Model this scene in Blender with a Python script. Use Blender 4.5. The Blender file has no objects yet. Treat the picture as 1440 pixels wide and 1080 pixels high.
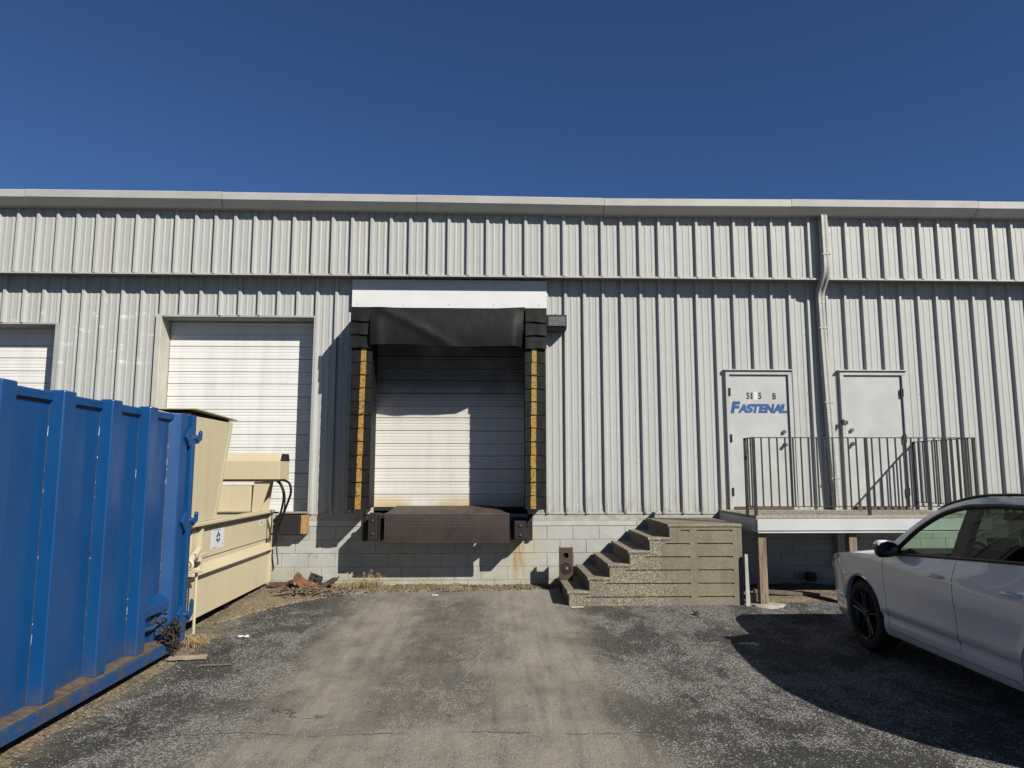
import bpy, bmesh, math, random
import numpy as np
from mathutils import Vector, Matrix
R = math.radians
random.seed(7)
SC = bpy.context.scene
COL = SC.collection

# ------------------------------------------------------------------ camera, sky, sun, exposure
cam = bpy.data.cameras.new('camera')
cam.sensor_width = 36.0
cam.lens = 25.0
cam.clip_end = 2000
co = bpy.data.objects.new('camera', cam)
COL.objects.link(co)
co.location = (0, -11.2, 1.86)
co.rotation_euler = (R(97.0), 0, R(-1.8))
SC.camera = co

SUN = Vector((0.97, -1.05, 1.0)).normalized()          # towards the sun
w = bpy.data.worlds.new('World')
SC.world = w
w.use_nodes = True
wn = w.node_tree.nodes
bg = wn['Background']
sky = wn.new('ShaderNodeTexSky')
sky.sky_type = 'NISHITA'
sky.sun_disc = False
sky.sun_elevation = math.asin(SUN.z)
sky.sun_rotation = math.atan2(SUN.x, SUN.y)
sky.altitude = 3000
sky.air_density = 1.0
sky.dust_density = 0.0
sky.ozone_density = 10.0
w.node_tree.links.new(sky.outputs[0], bg.inputs[0])
bg.inputs[1].default_value = 0.05

sl = bpy.data.lights.new('sun', 'SUN')
sl.energy = 5.0
sl.angle = R(0.5)
sl.color = (1.0, 0.945, 0.85)
so = bpy.data.objects.new('sun', sl)
COL.objects.link(so)
so.rotation_euler = (-SUN).to_track_quat('-Z', 'Y').to_euler()
so.location = (8, -12, 14)

SC.view_settings.view_transform = 'Standard'
SC.view_settings.look = 'None'
SC.view_settings.exposure = 0.77
SC.view_settings.gamma = 1.0

# ------------------------------------------------------------------ materials
ALB = 0.60      # the palette below is written for exposure 0; this brings it to true base colours at the photograph's exposure
class NT:
    def __init__(s, name):
        s.m = bpy.data.materials.new(name)
        s.m.use_nodes = True
        s.t = s.m.node_tree
        s.n = s.t.nodes
        s.b = s.n['Principled BSDF']
        s.out = s.n['Material Output']
        s.co = s.n.new('ShaderNodeTexCoord').outputs['Object']
    def link(s, a, b): s.t.links.new(a, b)
    def inp(s, sock, v):
        if hasattr(v, 'is_linked') or isinstance(v, bpy.types.NodeSocket): s.link(v, sock)
        else:
            if sock.type == 'RGBA' and len(v) == 3: v = (*v, 1)
            sock.default_value = v
    def noise(s, scale, detail=4, rough=.55, vec=None, dist=0.0):
        n = s.n.new('ShaderNodeTexNoise')
        n.inputs['Scale'].default_value = scale
        n.inputs['Detail'].default_value = detail
        n.inputs['Roughness'].default_value = rough
        n.inputs['Distortion'].default_value = dist
        s.link(vec if vec is not None else s.co, n.inputs['Vector'])
        return n.outputs['Fac']
    def vor(s, scale, feature='F1', vec=None, out='Distance'):
        n = s.n.new('ShaderNodeTexVoronoi')
        n.feature = feature
        n.inputs['Scale'].default_value = scale
        s.link(vec if vec is not None else s.co, n.inputs['Vector'])
        return n.outputs[out]
    def scale(s, v, loc=(0, 0, 0), vec=None):
        n = s.n.new('ShaderNodeMapping')
        n.inputs['Scale'].default_value = v
        n.inputs['Location'].default_value = loc
        s.link(vec if vec is not None else s.co, n.inputs['Vector'])
        return n.outputs[0]
    def ramp(s, f, a, b, lo=0.0, hi=1.0, smooth=True):
        n = s.n.new('ShaderNodeMapRange')
        n.interpolation_type = 'SMOOTHSTEP' if smooth else 'LINEAR'
        n.inputs[1].default_value = a; n.inputs[2].default_value = b
        n.inputs[3].default_value = lo; n.inputs[4].default_value = hi
        s.link(f, n.inputs[0])
        return n.outputs[0]
    def math(s, op, a, b=0.0, clamp=False):
        n = s.n.new('ShaderNodeMath'); n.operation = op; n.use_clamp = clamp
        s.inp(n.inputs[0], a); s.inp(n.inputs[1], b)
        return n.outputs[0]
    def mix(s, f, a, b, mode='MIX'):
        n = s.n.new('ShaderNodeMix'); n.data_type = 'RGBA'; n.blend_type = mode
        s.inp(n.inputs[0], f); s.inp(n.inputs[6], a); s.inp(n.inputs[7], b)
        return n.outputs[2]
    def sep(s, vec=None):
        n = s.n.new('ShaderNodeSeparateXYZ'); s.link(vec if vec is not None else s.co, n.inputs[0])
        return n.outputs
    def world(s):
        return s.n.new('ShaderNodeNewGeometry').outputs['Position']
    def rnd(s):
        return s.n.new('ShaderNodeObjectInfo').outputs['Random']
    def bump(s, h, strength=.3, dist=.01, prev=None):
        n = s.n.new('ShaderNodeBump')
        n.inputs['Strength'].default_value = strength
        n.inputs['Distance'].default_value = dist
        s.link(h, n.inputs['Height'])
        if prev is not None: s.link(prev, n.inputs['Normal'])
        s.link(n.outputs[0], s.b.inputs['Normal'])
        return n.outputs[0]
    def done(s, col, rough=.6, metal=0.0, spec=.5, coat=0.0):
        if isinstance(col, tuple): col = tuple(x * ALB for x in col)
        else: col = s.mix(1.0, col, (ALB, ALB, ALB), 'MULTIPLY')
        s.inp(s.b.inputs['Base Color'], col)
        s.inp(s.b.inputs['Roughness'], rough)
        s.b.inputs['Metallic'].default_value = metal
        s.b.inputs['Specular IOR Level'].default_value = spec
        s.b.inputs['Coat Weight'].default_value = coat
        s.b.inputs['Coat Roughness'].default_value = .03
        return s.m

M = {}
def plain(name, col, rough=.6, var=.12, scale=6, metal=0, spec=.4, bump=0.0, bscale=80, coat=0.0):
    t = NT(name)
    f = t.noise(scale, 5)
    g = t.noise(scale * 9, 3)
    c = t.mix(t.ramp(f, .3, .7), tuple(x * (1 - var) for x in col), tuple(min(1, x * (1 + var)) for x in col))
    c = t.mix(t.ramp(g, .35, .75, 0, var), c, tuple(x * .6 for x in col))
    if bump: t.bump(t.noise(bscale, 4), bump, .01)
    M[name] = t.done(c, t.ramp(f, .2, .8, max(.05, rough - .08), min(1, rough + .08)), metal, spec, coat)
    return M[name]

def m_siding(name, col):
    t = NT(name)
    p = t.world()
    streak = t.noise(1.0, 4, .6, t.scale((9, 9, .25), vec=p))
    cloud = t.noise(.6, 4, .6, p)
    rnd = t.rnd()
    c = t.mix(t.ramp(streak, .3, .75), tuple(x * 1.04 for x in col), tuple(x * .90 for x in col))
    c = t.mix(t.ramp(cloud, .45, .75, 0, .5), c, (col[0] * .92, col[1] * .90, col[2] * .85))
    c = t.mix(t.ramp(rnd, 0, 1, 0, .10, False), c, (col[0] * .7, col[1] * .72, col[2] * .74))
    # chalky scuffed patches near the left doors
    s = t.sep(p)
    sc = t.math('MULTIPLY', t.ramp(t.noise(3.0, 6, .7, t.scale((1, 1, 2.2), vec=p)), .56, .66),
                t.math('MULTIPLY', t.ramp(s[0], -4.7, -5.4), t.math('MULTIPLY', t.ramp(s[2], 3.2, 3.6), t.ramp(s[2], 4.75, 4.5))))
    c = t.mix(t.math('MULTIPLY', sc, .75), c, (.78, .78, .76))
    # splash dirt along the bottom edge
    d = t.math('MULTIPLY', t.ramp(s[2], 1.75, 1.2), t.ramp(t.noise(2.5, 5, .7, t.scale((3, 3, 1), vec=p)), .42, .75))
    c = t.mix(t.math('MULTIPLY', d, .55), c, (.25, .20, .14))
    d2 = t.math('MULTIPLY', t.ramp(s[2], 1.30, 1.2), t.ramp(t.noise(7, 4, .7, p), .5, .66))
    c = t.mix(t.math('MULTIPLY', d2, .8), c, (.12, .07, .045))
    # oil canning
    t.bump(t.noise(1.0, 2, .5, t.scale((2.0, 2.0, 3.4), vec=p)), .5, .012)
    M[name] = t.done(c, t.ramp(streak, .3, .7, .42, .55), 0, .35)
m_siding('siding_upper', (.50, .51, .485))
m_siding('siding_lower', (.505, .517, .495))
plain('fascia_metal', (.52, .512, .48), .45, .05, 3)
plain('trim_cream', (.56, .54, .47), .5, .08, 4)
plain('trim_grey', (.42, .43, .42), .5, .08, 5)
plain('soffit_metal', (.30, .31, .31), .55, .06)
plain('sign_white', (.80, .80, .79), .5, .03, 3)
plain('dark_void', (.012, .012, .013), .9, .2)
plain('roofing', (.35, .35, .34), .6)

def m_door(name, col, rust):
    t = NT(name)
    p = t.world(); s = t.sep(p)
    st = t.noise(1.0, 4, .6, t.scale((5, 5, .6), vec=p))
    c = t.mix(t.ramp(st, .35, .75), col, tuple(x * .88 for x in col))
    if rust:
        sp = t.noise(60, 3, .6, p)
        m1 = t.math('MULTIPLY', t.ramp(s[2], 2.35, 2.9), t.ramp(sp, .42, .62))
        c = t.mix(t.math('MULTIPLY', m1, .55), c, (.38, .33, .26))
        hood_shade = t.math('MULTIPLY', t.ramp(s[2], 2.75, 3.35), t.ramp(t.noise(2.0, 5, .6, p), .15, .55, .6, 1.0))  # deep shade under the seal hood, painted into the upper sections
        c = t.mix(t.math('MULTIPLY', hood_shade, .88), c, (.055, .05, .045))
        m2 = t.math('MULTIPLY', t.ramp(s[2], 1.55, 1.32), t.ramp(t.noise(2.2, 4, .6, p), .3, .6))
        c = t.mix(t.math('MULTIPLY', m2, .75), c, (.52, .38, .15))
    M[name] = t.done(c, .5, 0, .4)
m_door('overhead_white', (.86, .86, .83), False)
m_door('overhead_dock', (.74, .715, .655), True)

def m_block():
    t = NT('painted_block')
    p = t.world(); s = t.sep(p)
    col = (.50, .51, .475)
    f = t.noise(1.3, 6, .65, p)
    c = t.mix(t.ramp(f, .35, .7), (.53, .535, .50), (.40, .405, .375))
    c = t.mix(t.ramp(t.rnd(), 0, 1, 0, .22, False), c, (.36, .37, .34))
    # speckle of pits
    c = t.mix(t.ramp(t.noise(55, 3, .6, p), .60, .70, 0, .5), c, (.22, .22, .19))
    # yellowed, splashed foot
    d = t.math('MULTIPLY', t.ramp(s[2], .55, .05), t.ramp(t.noise(2.6, 5, .65, p), .25, .65))
    c = t.mix(t.math('MULTIPLY', d, .75), c, (.42, .36, .22))
    d = t.math('MULTIPLY', t.ramp(s[2], .16, .02), t.ramp(t.noise(9, 5, .65, p), .35, .6))
    c = t.mix(t.math('MULTIPLY', d, .8), c, (.20, .15, .09))
    # rust run under the right bumper
    warp = t.math('ADD', s[0], t.math('MULTIPLY', t.math('SUBTRACT', t.noise(5, 3, .6, p), .5), .22))
    r1 = t.math('MULTIPLY', t.ramp(warp, .30, .42), t.ramp(warp, .60, .46))
    r1 = t.math('MULTIPLY', r1, t.math('MULTIPLY', t.ramp(s[2], .12, .45), t.ramp(t.noise(1.0, 4, .6, t.scale((22, 22, 1.2), vec=p)), .38, .6)))
    c = t.mix(t.math('MULTIPLY', r1, .9), c, (.36, .20, .06))
    r2 = t.math('MULTIPLY', t.ramp(warp, .20, .34), t.ramp(warp, .95, .6))
    r2 = t.math('MULTIPLY', r2, t.ramp(s[2], .0, .7))
    c = t.mix(t.math('MULTIPLY', r2, .35), c, (.50, .42, .22))
    # grey scuff band at bumper height
    g = t.math('MULTIPLY', t.math('MULTIPLY', t.ramp(s[2], .52, .60), t.ramp(s[2], .72, .64)), t.ramp(t.noise(6, 5, .7, t.scale((1, 1, .5), vec=p)), .55, .68))
    g = t.math('MULTIPLY', g, t.ramp(s[0], -1.9, -2.3))
    c = t.mix(t.math('MULTIPLY', g, .7), c, (.16, .13, .10))
    b = t.bump(t.noise(160, 3, .6, p), .22, .006)
    t.bump(t.noise(14, 4, .6, p), .25, .012, b)
    M['painted_block'] = t.done(c, .75, 0, .25)
m_block()
plain('mortar', (.27, .27, .25), .85, .15, 8, bump=.3, bscale=60)
plain('block_cap', (.52, .525, .495), .75, .12, 3, bump=.35, bscale=90)

def m_vinyl():
    t = NT('black_vinyl')
    f = t.noise(5, 5, .65)
    g = t.noise(1.6, 4, .6)
    c = t.mix(t.ramp(f, .4, .75), (.0045, .0045, .005), (.009, .009, .009))
    c = t.mix(t.ramp(g, .5, .75, 0, .35), c, (.018, .0175, .0165))
    t.bump(t.noise(7, 3, .5), .3, .02)
    M['black_vinyl'] = t.done(c, .6, 0, .22)
m_vinyl()
def m_yellow():
    t = NT('guide_yellow')
    p = t.world()
    v = t.noise(30, 5, .75, p)
    c = t.mix(t.ramp(v, .50, .60), (.42, .25, .045), (.07, .045, .018))
    c = t.mix(t.ramp(t.noise(3, 3, .5, p), .45, .7, 0, .6), c, (.36, .22, .06))
    M['guide_yellow'] = t.done(c, .6, 0, .3)
m_yellow()
def m_rust(name, a, b, thr=(.4, .65), rough=.7, diamond=False, metal=.3):
    t = NT(name)
    f = t.noise(4, 7, .7); g = t.noise(40, 4, .6)
    c = t.mix(t.ramp(f, *thr), a, b)
    c = t.mix(t.ramp(g, .5, .75, 0, .5), c, tuple(x * .5 for x in a))
    if diamond:
        br = t.n.new('ShaderNodeTexChecker'); br.inputs['Scale'].default_value = 26
        rot = t.n.new('ShaderNodeMapping'); rot.inputs['Rotation'].default_value = (0, R(45), 0)
        rot.inputs['Location'].default_value = (.013, .017, .011)
        t.link(t.co, rot.inputs[0]); t.link(rot.outputs[0], br.inputs[0])
        vn = t.n.new('ShaderNodeTexVoronoi'); vn.inputs['Scale'].default_value = 34; vn.inputs['Randomness'].default_value = 0.0
        t.link(rot.outputs[0], vn.inputs['Vector'])
        stud = t.ramp(vn.outputs['Distance'], .42, .22)
        c = t.mix(t.math('MULTIPLY', stud, .35), c, (.13, .12, .125))
        t.bump(stud, .6, .006)
    else:
        t.bump(f, .3, .01)
    M[name] = t.done(c, rough, metal, .4)
m_rust('rust_plate', (.062, .044, .037), (.040, .033, .031), diamond=True, rough=.5)
m_rust('rust_ramp', (.125, .088, .066), (.075, .056, .047))
m_rust('rust_dark', (.035, .022, .017), (.018, .014, .013))
m_rust('rust_brown', (.12, .065, .042), (.075, .055, .05))
m_rust('rust_orange', (.22, .085, .035), (.12, .05, .03), metal=0)
plain('rubber', (.010, .010, .010), .75, .3, 8, bump=.4, bscale=40)
plain('bolt_steel', (.45, .44, .42), .35, .2, 10, metal=.8)

def m_aggregate():
    t = NT('exposed_aggregate')
    p = t.world()
    v = t.vor(80, vec=p, out='Color')
    vd = t.vor(80, vec=p)
    sp = t.sep(v)
    c = t.mix(sp[0], (.205, .17, .12), (.34, .30, .225))
    c = t.mix(t.ramp(sp[1], .83, .87, 0, .8), c, (.54, .49, .41))
    c = t.mix(t.ramp(sp[2], .81, .86, 0, .75), c, (.11, .088, .062))
    s = t.sep(p)
    # right part is smeared smoother with cement paste
    sm = t.math('MULTIPLY', t.ramp(t.math('ADD', s[0], t.math('MULTIPLY', t.noise(1.6, 4, .6, p), .9)), 2.75, 3.05), .7)
    c = t.mix(sm, c, (.255, .225, .165))
    c = t.mix(t.ramp(t.noise(1.0, 6, .65, t.scale((2.2, 2.2, .7), vec=p)), .42, .66, 0, .55), c, (.165, .138, .10))
    c = t.mix(t.ramp(t.noise(2.4, 4, .6, p), .55, .75, 0, .3), c, (.36, .33, .26))
    t.bump(vd, .4, .010)
    M['exposed_aggregate'] = t.done(c, .85, 0, .25)
m_aggregate()
def m_wood(name, a, b):
    t = NT(name)
    g = t.noise(1.0, 6, .65, t.scale((40, 40, 2.2)), 1.2)
    c = t.mix(t.ramp(g, .35, .68), a, b)
    t.bump(g, .4, .006)
    M[name] = t.done(c, .8, 0, .2)
m_wood('post_wood', (.36, .28, .20), (.15, .105, .07))
m_wood('deck_wood', (.46, .42, .35), (.30, .26, .20))
m_wood('scrap_wood', (.42, .36, .27), (.22, .17, .12))
m_wood('old_wood', (.24, .20, .16), (.12, .10, .08))
m_wood('orange_wood', (.50, .30, .15), (.30, .16, .07))
plain('platform_metal', (.62, .64, .64), .4, .06, 2)
plain('platform_rust', (.11, .06, .04), .7, .3, 6)
plain('iron_black', (.010, .010, .011), .45, .2, 10, spec=.5)
plain('entry_door_paint', (.53, .54, .52), .42, .05, 2.2)
plain('entry_frame_paint', (.50, .51, .50), .45, .06, 3)
plain('chrome', (.62, .61, .59), .18, .1, 10, metal=1.0)
plain('hinge_dark', (.06, .06, .06), .5, .2, 10)
plain('letter_blue', (.025, .10, .30), .45, .06, 4)
plain('letter_black', (.03, .03, .035), .5, .1, 6)
plain('patch_white', (.74, .74, .72), .5, .03)
def m_spout():
    t = NT('downspout_paint')
    ck = t.n.new('ShaderNodeTexBrick'); ck.inputs['Scale'].default_value = 1.0
    ck.inputs['Brick Width'].default_value = .05; ck.inputs['Row Height'].default_value = .045; ck.inputs['Mortar Size'].default_value = .006
    sp = t.sep(t.world()); cb = t.n.new('ShaderNodeCombineXYZ')
    t.link(sp[0], cb.inputs[0]); t.link(sp[2], cb.inputs[1]); t.link(cb.outputs[0], ck.inputs[0])
    c = t.mix(t.ramp(t.noise(5, 5, .6), .35, .7), (.52, .52, .48), (.43, .43, .40))
    c = t.mix(t.math('MULTIPLY', ck.outputs['Fac'], .30), c, (.30, .30, .28))
    t.bump(ck.outputs['Fac'], .6, .006)
    M['downspout_paint'] = t.done(c, .5, 0, .4)
m_spout()
plain('lamp_bronze', (.03, .029, .027), .5, .2, 8)
plain('lamp_glass', (.20, .19, .165), .15, .15, 20, spec=.7)

def m_blue():
    t = NT('container_blue')
    p = t.world(); s = t.sep(p)
    f = t.noise(1.1, 5, .6, p)
    st = t.noise(1.0, 5, .65, t.scale((2.2, 2.2, .35), vec=p))
    c = t.mix(t.ramp(f, .3, .7), (.0030, .060, .200), (.0045, .066, .218))
    c = t.mix(t.ramp(st, .45, .8, 0, .30), c, (.016, .082, .215))
    fl = t.math('MULTIPLY', t.ramp(t.noise(10, 6, .75, p), .67, .71), t.ramp(t.noise(.8, 3, .5, p), .5, .65))
    c = t.mix(t.math('MULTIPLY', fl, .8), c, (.03, .022, .018))
    scr = t.math('MULTIPLY', t.ramp(t.noise(1.0, 4, .7, t.scale((3, 26, 1.2), vec=p)), .66, .70), t.ramp(t.noise(1.7, 4, .6, p), .50, .60))
    c = t.mix(t.math('MULTIPLY', scr, .6), c, (.10, .16, .27))
    scr2 = t.math('MULTIPLY', t.ramp(t.noise(1.0, 4, .7, t.scale((3, 1.5, 34), vec=p)), .67, .70), t.ramp(t.noise(1.3, 4, .6, p), .52, .60))
    c = t.mix(t.math('MULTIPLY', scr2, .7), c, (.05, .05, .06))
    run = t.math('MULTIPLY', t.ramp(t.noise(1.0, 5, .65, t.scale((9, 9, .35), vec=p)), .62, .74), t.ramp(t.noise(.9, 3, .5, p), .42, .62))
    c = t.mix(t.math('MULTIPLY', run, .45), c, (.045, .05, .075))
    low = t.math('MULTIPLY', t.ramp(s[2], .45, .22), t.ramp(t.noise(6, 5, .65, p), .35, .65))
    c = t.mix(t.math('MULTIPLY', low, .5), c, (.08, .07, .06))
    t.bump(t.noise(2.1, 2, .5, p), .55, .02)
    M['container_blue'] = t.done(c, t.ramp(st, .3, .7, .24, .36), 0, .55)
m_blue()
def m_rail():
    t = NT('rail_blue_worn')
    p = t.world()
    f = t.noise(7, 6, .7, p)
    c = t.mix(t.ramp(f, .48, .62), (.014, .065, .19), (.075, .07, .065))
    M['rail_blue_worn'] = t.done(c, .55, 0, .4)
m_rail()
plain('rail_dirt', (.13, .095, .065), .9, .35, 14, bump=.5, bscale=60)
plain('seam_rust', (.10, .075, .06), .8, .5, 20)
def m_tan():
    t = NT('compactor_tan')
    p = t.world()
    f = t.noise(.9, 5, .6, p); st = t.noise(1.0, 5, .65, t.scale((8, 8, .5), vec=p))
    c = t.mix(t.ramp(f, .3, .7), (.64, .56, .375), (.59, .515, .345))
    c = t.mix(t.ramp(st, .5, .8, 0, .4), c, (.47, .40, .27))
    c = t.mix(t.math('MULTIPLY', t.ramp(t.noise(12, 6, .7, p), .66, .71), .7), c, (.20, .13, .08))
    M['compactor_tan'] = t.done(c, .5, 0, .4)
m_tan()
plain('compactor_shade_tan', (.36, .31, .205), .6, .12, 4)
plain('hose_black', (.012, .012, .012), .4, .2, 10)
plain('cable_black', (.014, .013, .012), .6, .2, 10)
plain('chain_iron', (.05, .042, .036), .6, .4, 20, metal=.5)
plain('sticker_white', (.72, .72, .73), .5, .04)
plain('sticker_blue', (.03, .04, .16), .5, .05)

def m_ground():
    t = NT('asphalt')
    p = t.world(); s = t.sep(p)
    n1 = t.noise(.55, 5, .6, p); n2 = t.noise(2.0, 6, .65, p); n3 = t.noise(9, 5, .65, p)
    grit = t.noise(75, 2, .6, p); grit2 = t.noise(150, 2, .5, p)
    vcol = t.sep(t.vor(100, vec=p, out='Color'))
    # sealed, faded black top
    base = t.mix(t.ramp(n2, .3, .7), (.019, .019, .0195), (.046, .045, .043))
    base = t.mix(t.ramp(grit2, .42, .68, 0, .7), base, (.115, .112, .104))
    # bare pale stones where the seal is worn off
    worn = t.math('ADD', t.math('MULTIPLY', n1, .55), t.math('MULTIPLY', t.noise(2.6, 7, .72, t.scale((1.0, .55, 1), vec=p), .5), .65))
    wornm = t.ramp(worn, .54, .68)
    stone = t.ramp(t.math('ADD', vcol[0], t.math('MULTIPLY', wornm, .40)), .90, 1.0)
    stonec = t.mix(vcol[1], (.22, .215, .195), (.52, .51, .475))
    base = t.mix(t.math('MULTIPLY', stone, .9), base, stonec)
    base = t.mix(t.math('MULTIPLY', wornm, .16), base, (.19, .182, .162))
    # dusty truck tracks running to the dock
    y01 = t.ramp(s[1], -8.0, 0, 0, 1, False)
    xw = t.math('ADD', s[0], t.math('MULTIPLY', t.math('SUBTRACT', t.noise(.8, 5, .6, p), .5), 1.1))
    def band(c0, hw, soft):
        d = t.math('ABSOLUTE', t.math('SUBTRACT', xw, c0))
        return t.ramp(d, hw + soft, hw - soft)
    tr = t.math('MAXIMUM', band(.50, .58, .42), band(-1.35, .50, .45))
    near = t.math('MULTIPLY', band(-.4, 1.35, .5), t.ramp(s[1], -4.7, -6.2))
    far = t.math('MULTIPLY', band(-.5, 1.1, .5), t.math('MULTIPLY', t.ramp(s[1], -2.0, -.7), .75))
    tr = t.math('MAXIMUM', t.math('MAXIMUM', tr, near), far)
    mid = t.math('MULTIPLY', band(-.4, 1.6, .8), .46)
    tr = t.math('MAXIMUM', tr, mid)
    brk = t.ramp(t.math('ADD', t.math('MULTIPLY', n2, .6), t.math('MULTIPLY', n3, .4)), .30, .62, .45, 1.0)
    trm = t.math('MULTIPLY', tr, brk)
    dust = t.mix(t.ramp(n3, .3, .7), (.44, .395, .315), (.34, .305, .243))
    dust = t.mix(t.ramp(grit, .42, .72, 0, .32), dust, (.17, .155, .13))
    dust = t.mix(t.ramp(t.noise(1.0, 5, .65, t.scale((9, .7, 1), vec=p)), .42, .70, 0, .50), dust, (.17, .155, .13))
    c = t.mix(t.math('MULTIPLY', trm, .92), base, dust)
    # washed-out soil blown on at the left edge
    le = t.math('MULTIPLY', t.ramp(t.math('ADD', s[0], t.math('MULTIPLY', n2, .5)), -2.55, -3.0), t.ramp(n3, .3, .6))
    c = t.mix(t.math('MULTIPLY', le, .8), c, (.26, .22, .155))
    # one transverse paving joint with broken edges, and a hair crack off it
    wob = t.math('ADD', t.math('MULTIPLY', t.noise(1.1, 3, .5, p), .30), t.math('MULTIPLY', t.noise(9, 5, .7, p), .10))
    jd = t.math('ABSOLUTE', t.math('ADD', t.math('SUBTRACT', s[1], wob), 6.03))
    ck = t.math('MULTIPLY', t.ramp(jd, .012, .003), t.ramp(t.noise(1.6, 4, .6, p), .44, .56))
    jd2 = t.math('ABSOLUTE', t.math('ADD', t.math('SUBTRACT', s[1], t.math('MULTIPLY', t.noise(1.7, 5, .65, t.scale((1, 1, 1), (4, 2, 0), vec=p)), 1.1)), 5.9))
    ck2 = t.math('MULTIPLY', t.ramp(jd2, .014, .004), t.math('MULTIPLY', t.ramp(s[0], -.6, -1.0), t.ramp(t.noise(2.4, 4, .6, p), .45, .55)))
    ck = t.math('MAXIMUM', ck, ck2)
    c = t.mix(t.math('MULTIPLY', ck, .6), c, (.03, .028, .025))
    # oil drips and damp-looking stains
    oil = t.math('MULTIPLY', t.ramp(t.noise(3.2, 4, .6, t.scale((1, 1, 1), (7.7, 1.3, 0), vec=p)), .64, .74), t.ramp(t.noise(.6, 2, .5, p), .4, .6))
    c = t.mix(t.math('MULTIPLY', oil, .55), c, (.035, .032, .028))
    b = t.bump(grit, .55, .012)
    b = t.bump(t.vor(100, vec=p), .35, .006, b)
    b = t.bump(n3, .35, .03, b)
    h = t.math('SUBTRACT', 1.0, ck)
    t.bump(h, .8, .015, b)
    M['asphalt'] = t.done(c, t.ramp(n2, .3, .7, .78, .95), 0, .22)
m_ground()
def m_dirt():
    t = NT('dry_dirt')
    p = t.world()
    v = t.sep(t.vor(55, vec=p, out='Color'))
    c = t.mix(t.ramp(t.noise(3, 6, .65, p), .35, .7), (.30, .235, .15), (.19, .145, .095))
    c = t.mix(t.ramp(v[0], .72, .80, 0, .8), c, (.37, .33, .26))
    c = t.mix(t.ramp(v[1], .80, .86, 0, .8), c, (.075, .06, .045))
    c = t.mix(t.ramp(t.noise(24, 5, .7, p), .55, .72, 0, .7), c, (.10, .075, .05))
    b = t.bump(t.noise(34, 5, .7, p), .7, .03)
    t.bump(t.vor(55, vec=p), .5, .015, b)
    M['dry_dirt'] = t.done(c, .95, 0, .15)
m_dirt()
plain('stone_pale', (.34, .31, .26), .9, .25, 12)
plain('stone_grey', (.20, .185, .165), .9, .3, 12)
plain('dry_grass', (.42, .31, .15), .8, .25, 6)
plain('dead_leaf', (.15, .095, .05), .85, .35, 9)
plain('paper_white', (.68, .67, .64), .7, .06)
plain('cardboard', (.36, .29, .20), .8, .15)
plain('charred', (.03, .027, .024), .8, .3)
plain('glass_green', (.20, .36, .27), .2, .2, 9, spec=.6)
plain('white_plank', (.50, .49, .45), .7, .12, 5)
plain('concrete_footing', (.46, .43, .37), .9, .2, 7, bump=.5, bscale=50)

# car materials
def m_paint():
    t = NT('car_white')
    M['car_white'] = t.done((.95, .95, .95), .26, 0, .5, 1.0)
m_paint()
plain('car_black', (.008, .008, .009), .4, .1, 10, spec=.3)
plain('car_trim', (.018, .018, .019), .6, .1, 10)
plain('car_gap', (.008, .008, .009), .9, .1)
plain('tyre', (.016, .016, .0165), .8, .15, 12)
plain('lamp_red', (.30, .012, .012), .2, .1, 6, spec=.6)
plain('seam_pale', (.34, .40, .46), .6, .3, 20)
plain('rim_black', (.006, .006, .0065), .3, .1, 6, spec=.6)
plain('seat_cloth', (.16, .15, .135), .85, .12, 30)
plain('dash_plastic', (.018, .0185, .02), .6, .1)
plain('liner', (.06, .058, .055), .9, .08)
def m_glass(name, tint, fac=1.0):
    m = bpy.data.materials.new(name); m.use_nodes = True
    nt = m.node_tree; nt.nodes.clear()
    o = nt.nodes.new('ShaderNodeOutputMaterial')
    tr = nt.nodes.new('ShaderNodeBsdfTransparent'); tr.inputs[0].default_value = (*tint, 1)
    gl = nt.nodes.new('ShaderNodeBsdfGlossy'); gl.inputs['Roughness'].default_value = .02
    lw = nt.nodes.new('ShaderNodeLayerWeight'); lw.inputs[0].default_value = .5
    pw = nt.nodes.new('ShaderNodeMath'); pw.operation = 'POWER'; pw.inputs[1].default_value = 4.5
    fr = nt.nodes.new('ShaderNodeMath'); fr.operation = 'MULTIPLY_ADD'; fr.inputs[1].default_value = .6; fr.inputs[2].default_value = .014
    nt.links.new(lw.outputs['Facing'], pw.inputs[0]); nt.links.new(pw.outputs[0], fr.inputs[0])
    mx = nt.nodes.new('ShaderNodeMixShader')
    nt.links.new(fr.outputs[0], mx.inputs[0]); nt.links.new(tr.outputs[0], mx.inputs[1]); nt.links.new(gl.outputs[0], mx.inputs[2])
    nt.links.new(mx.outputs[0], o.inputs[0])
    M[name] = m
m_glass('car_glass', (.60, .72, .63))
m_glass('car_glass_dark', (.09, .10, .10))
def m_lens():
    t = NT('lamp_lens')
    M['lamp_lens'] = t.done((.42, .44, .46), .12, .2, .8, 1.0)
m_lens()

# ------------------------------------------------------------------ helpers
ROOT = {}
def tag(o, label=None, cat=None, group=None, kind=None):
    if label: o['label'] = label
    if cat: o['category'] = cat
    if group: o['group'] = group
    if kind: o['kind'] = kind
    return o
def thing(name, loc, label, cat, group=None, rotz=0.0):
    o = bpy.data.objects.new(name, None)
    o.empty_display_size = .1
    COL.objects.link(o)
    o.location = loc; o.rotation_euler = (0, 0, rotz)
    tag(o, label, cat, group)
    ROOT[o.name] = Vector(loc)
    return o
def base_of(o):
    off = Vector((0, 0, 0))
    while o is not None:
        off += o.location; o = o.parent
    return off

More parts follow.
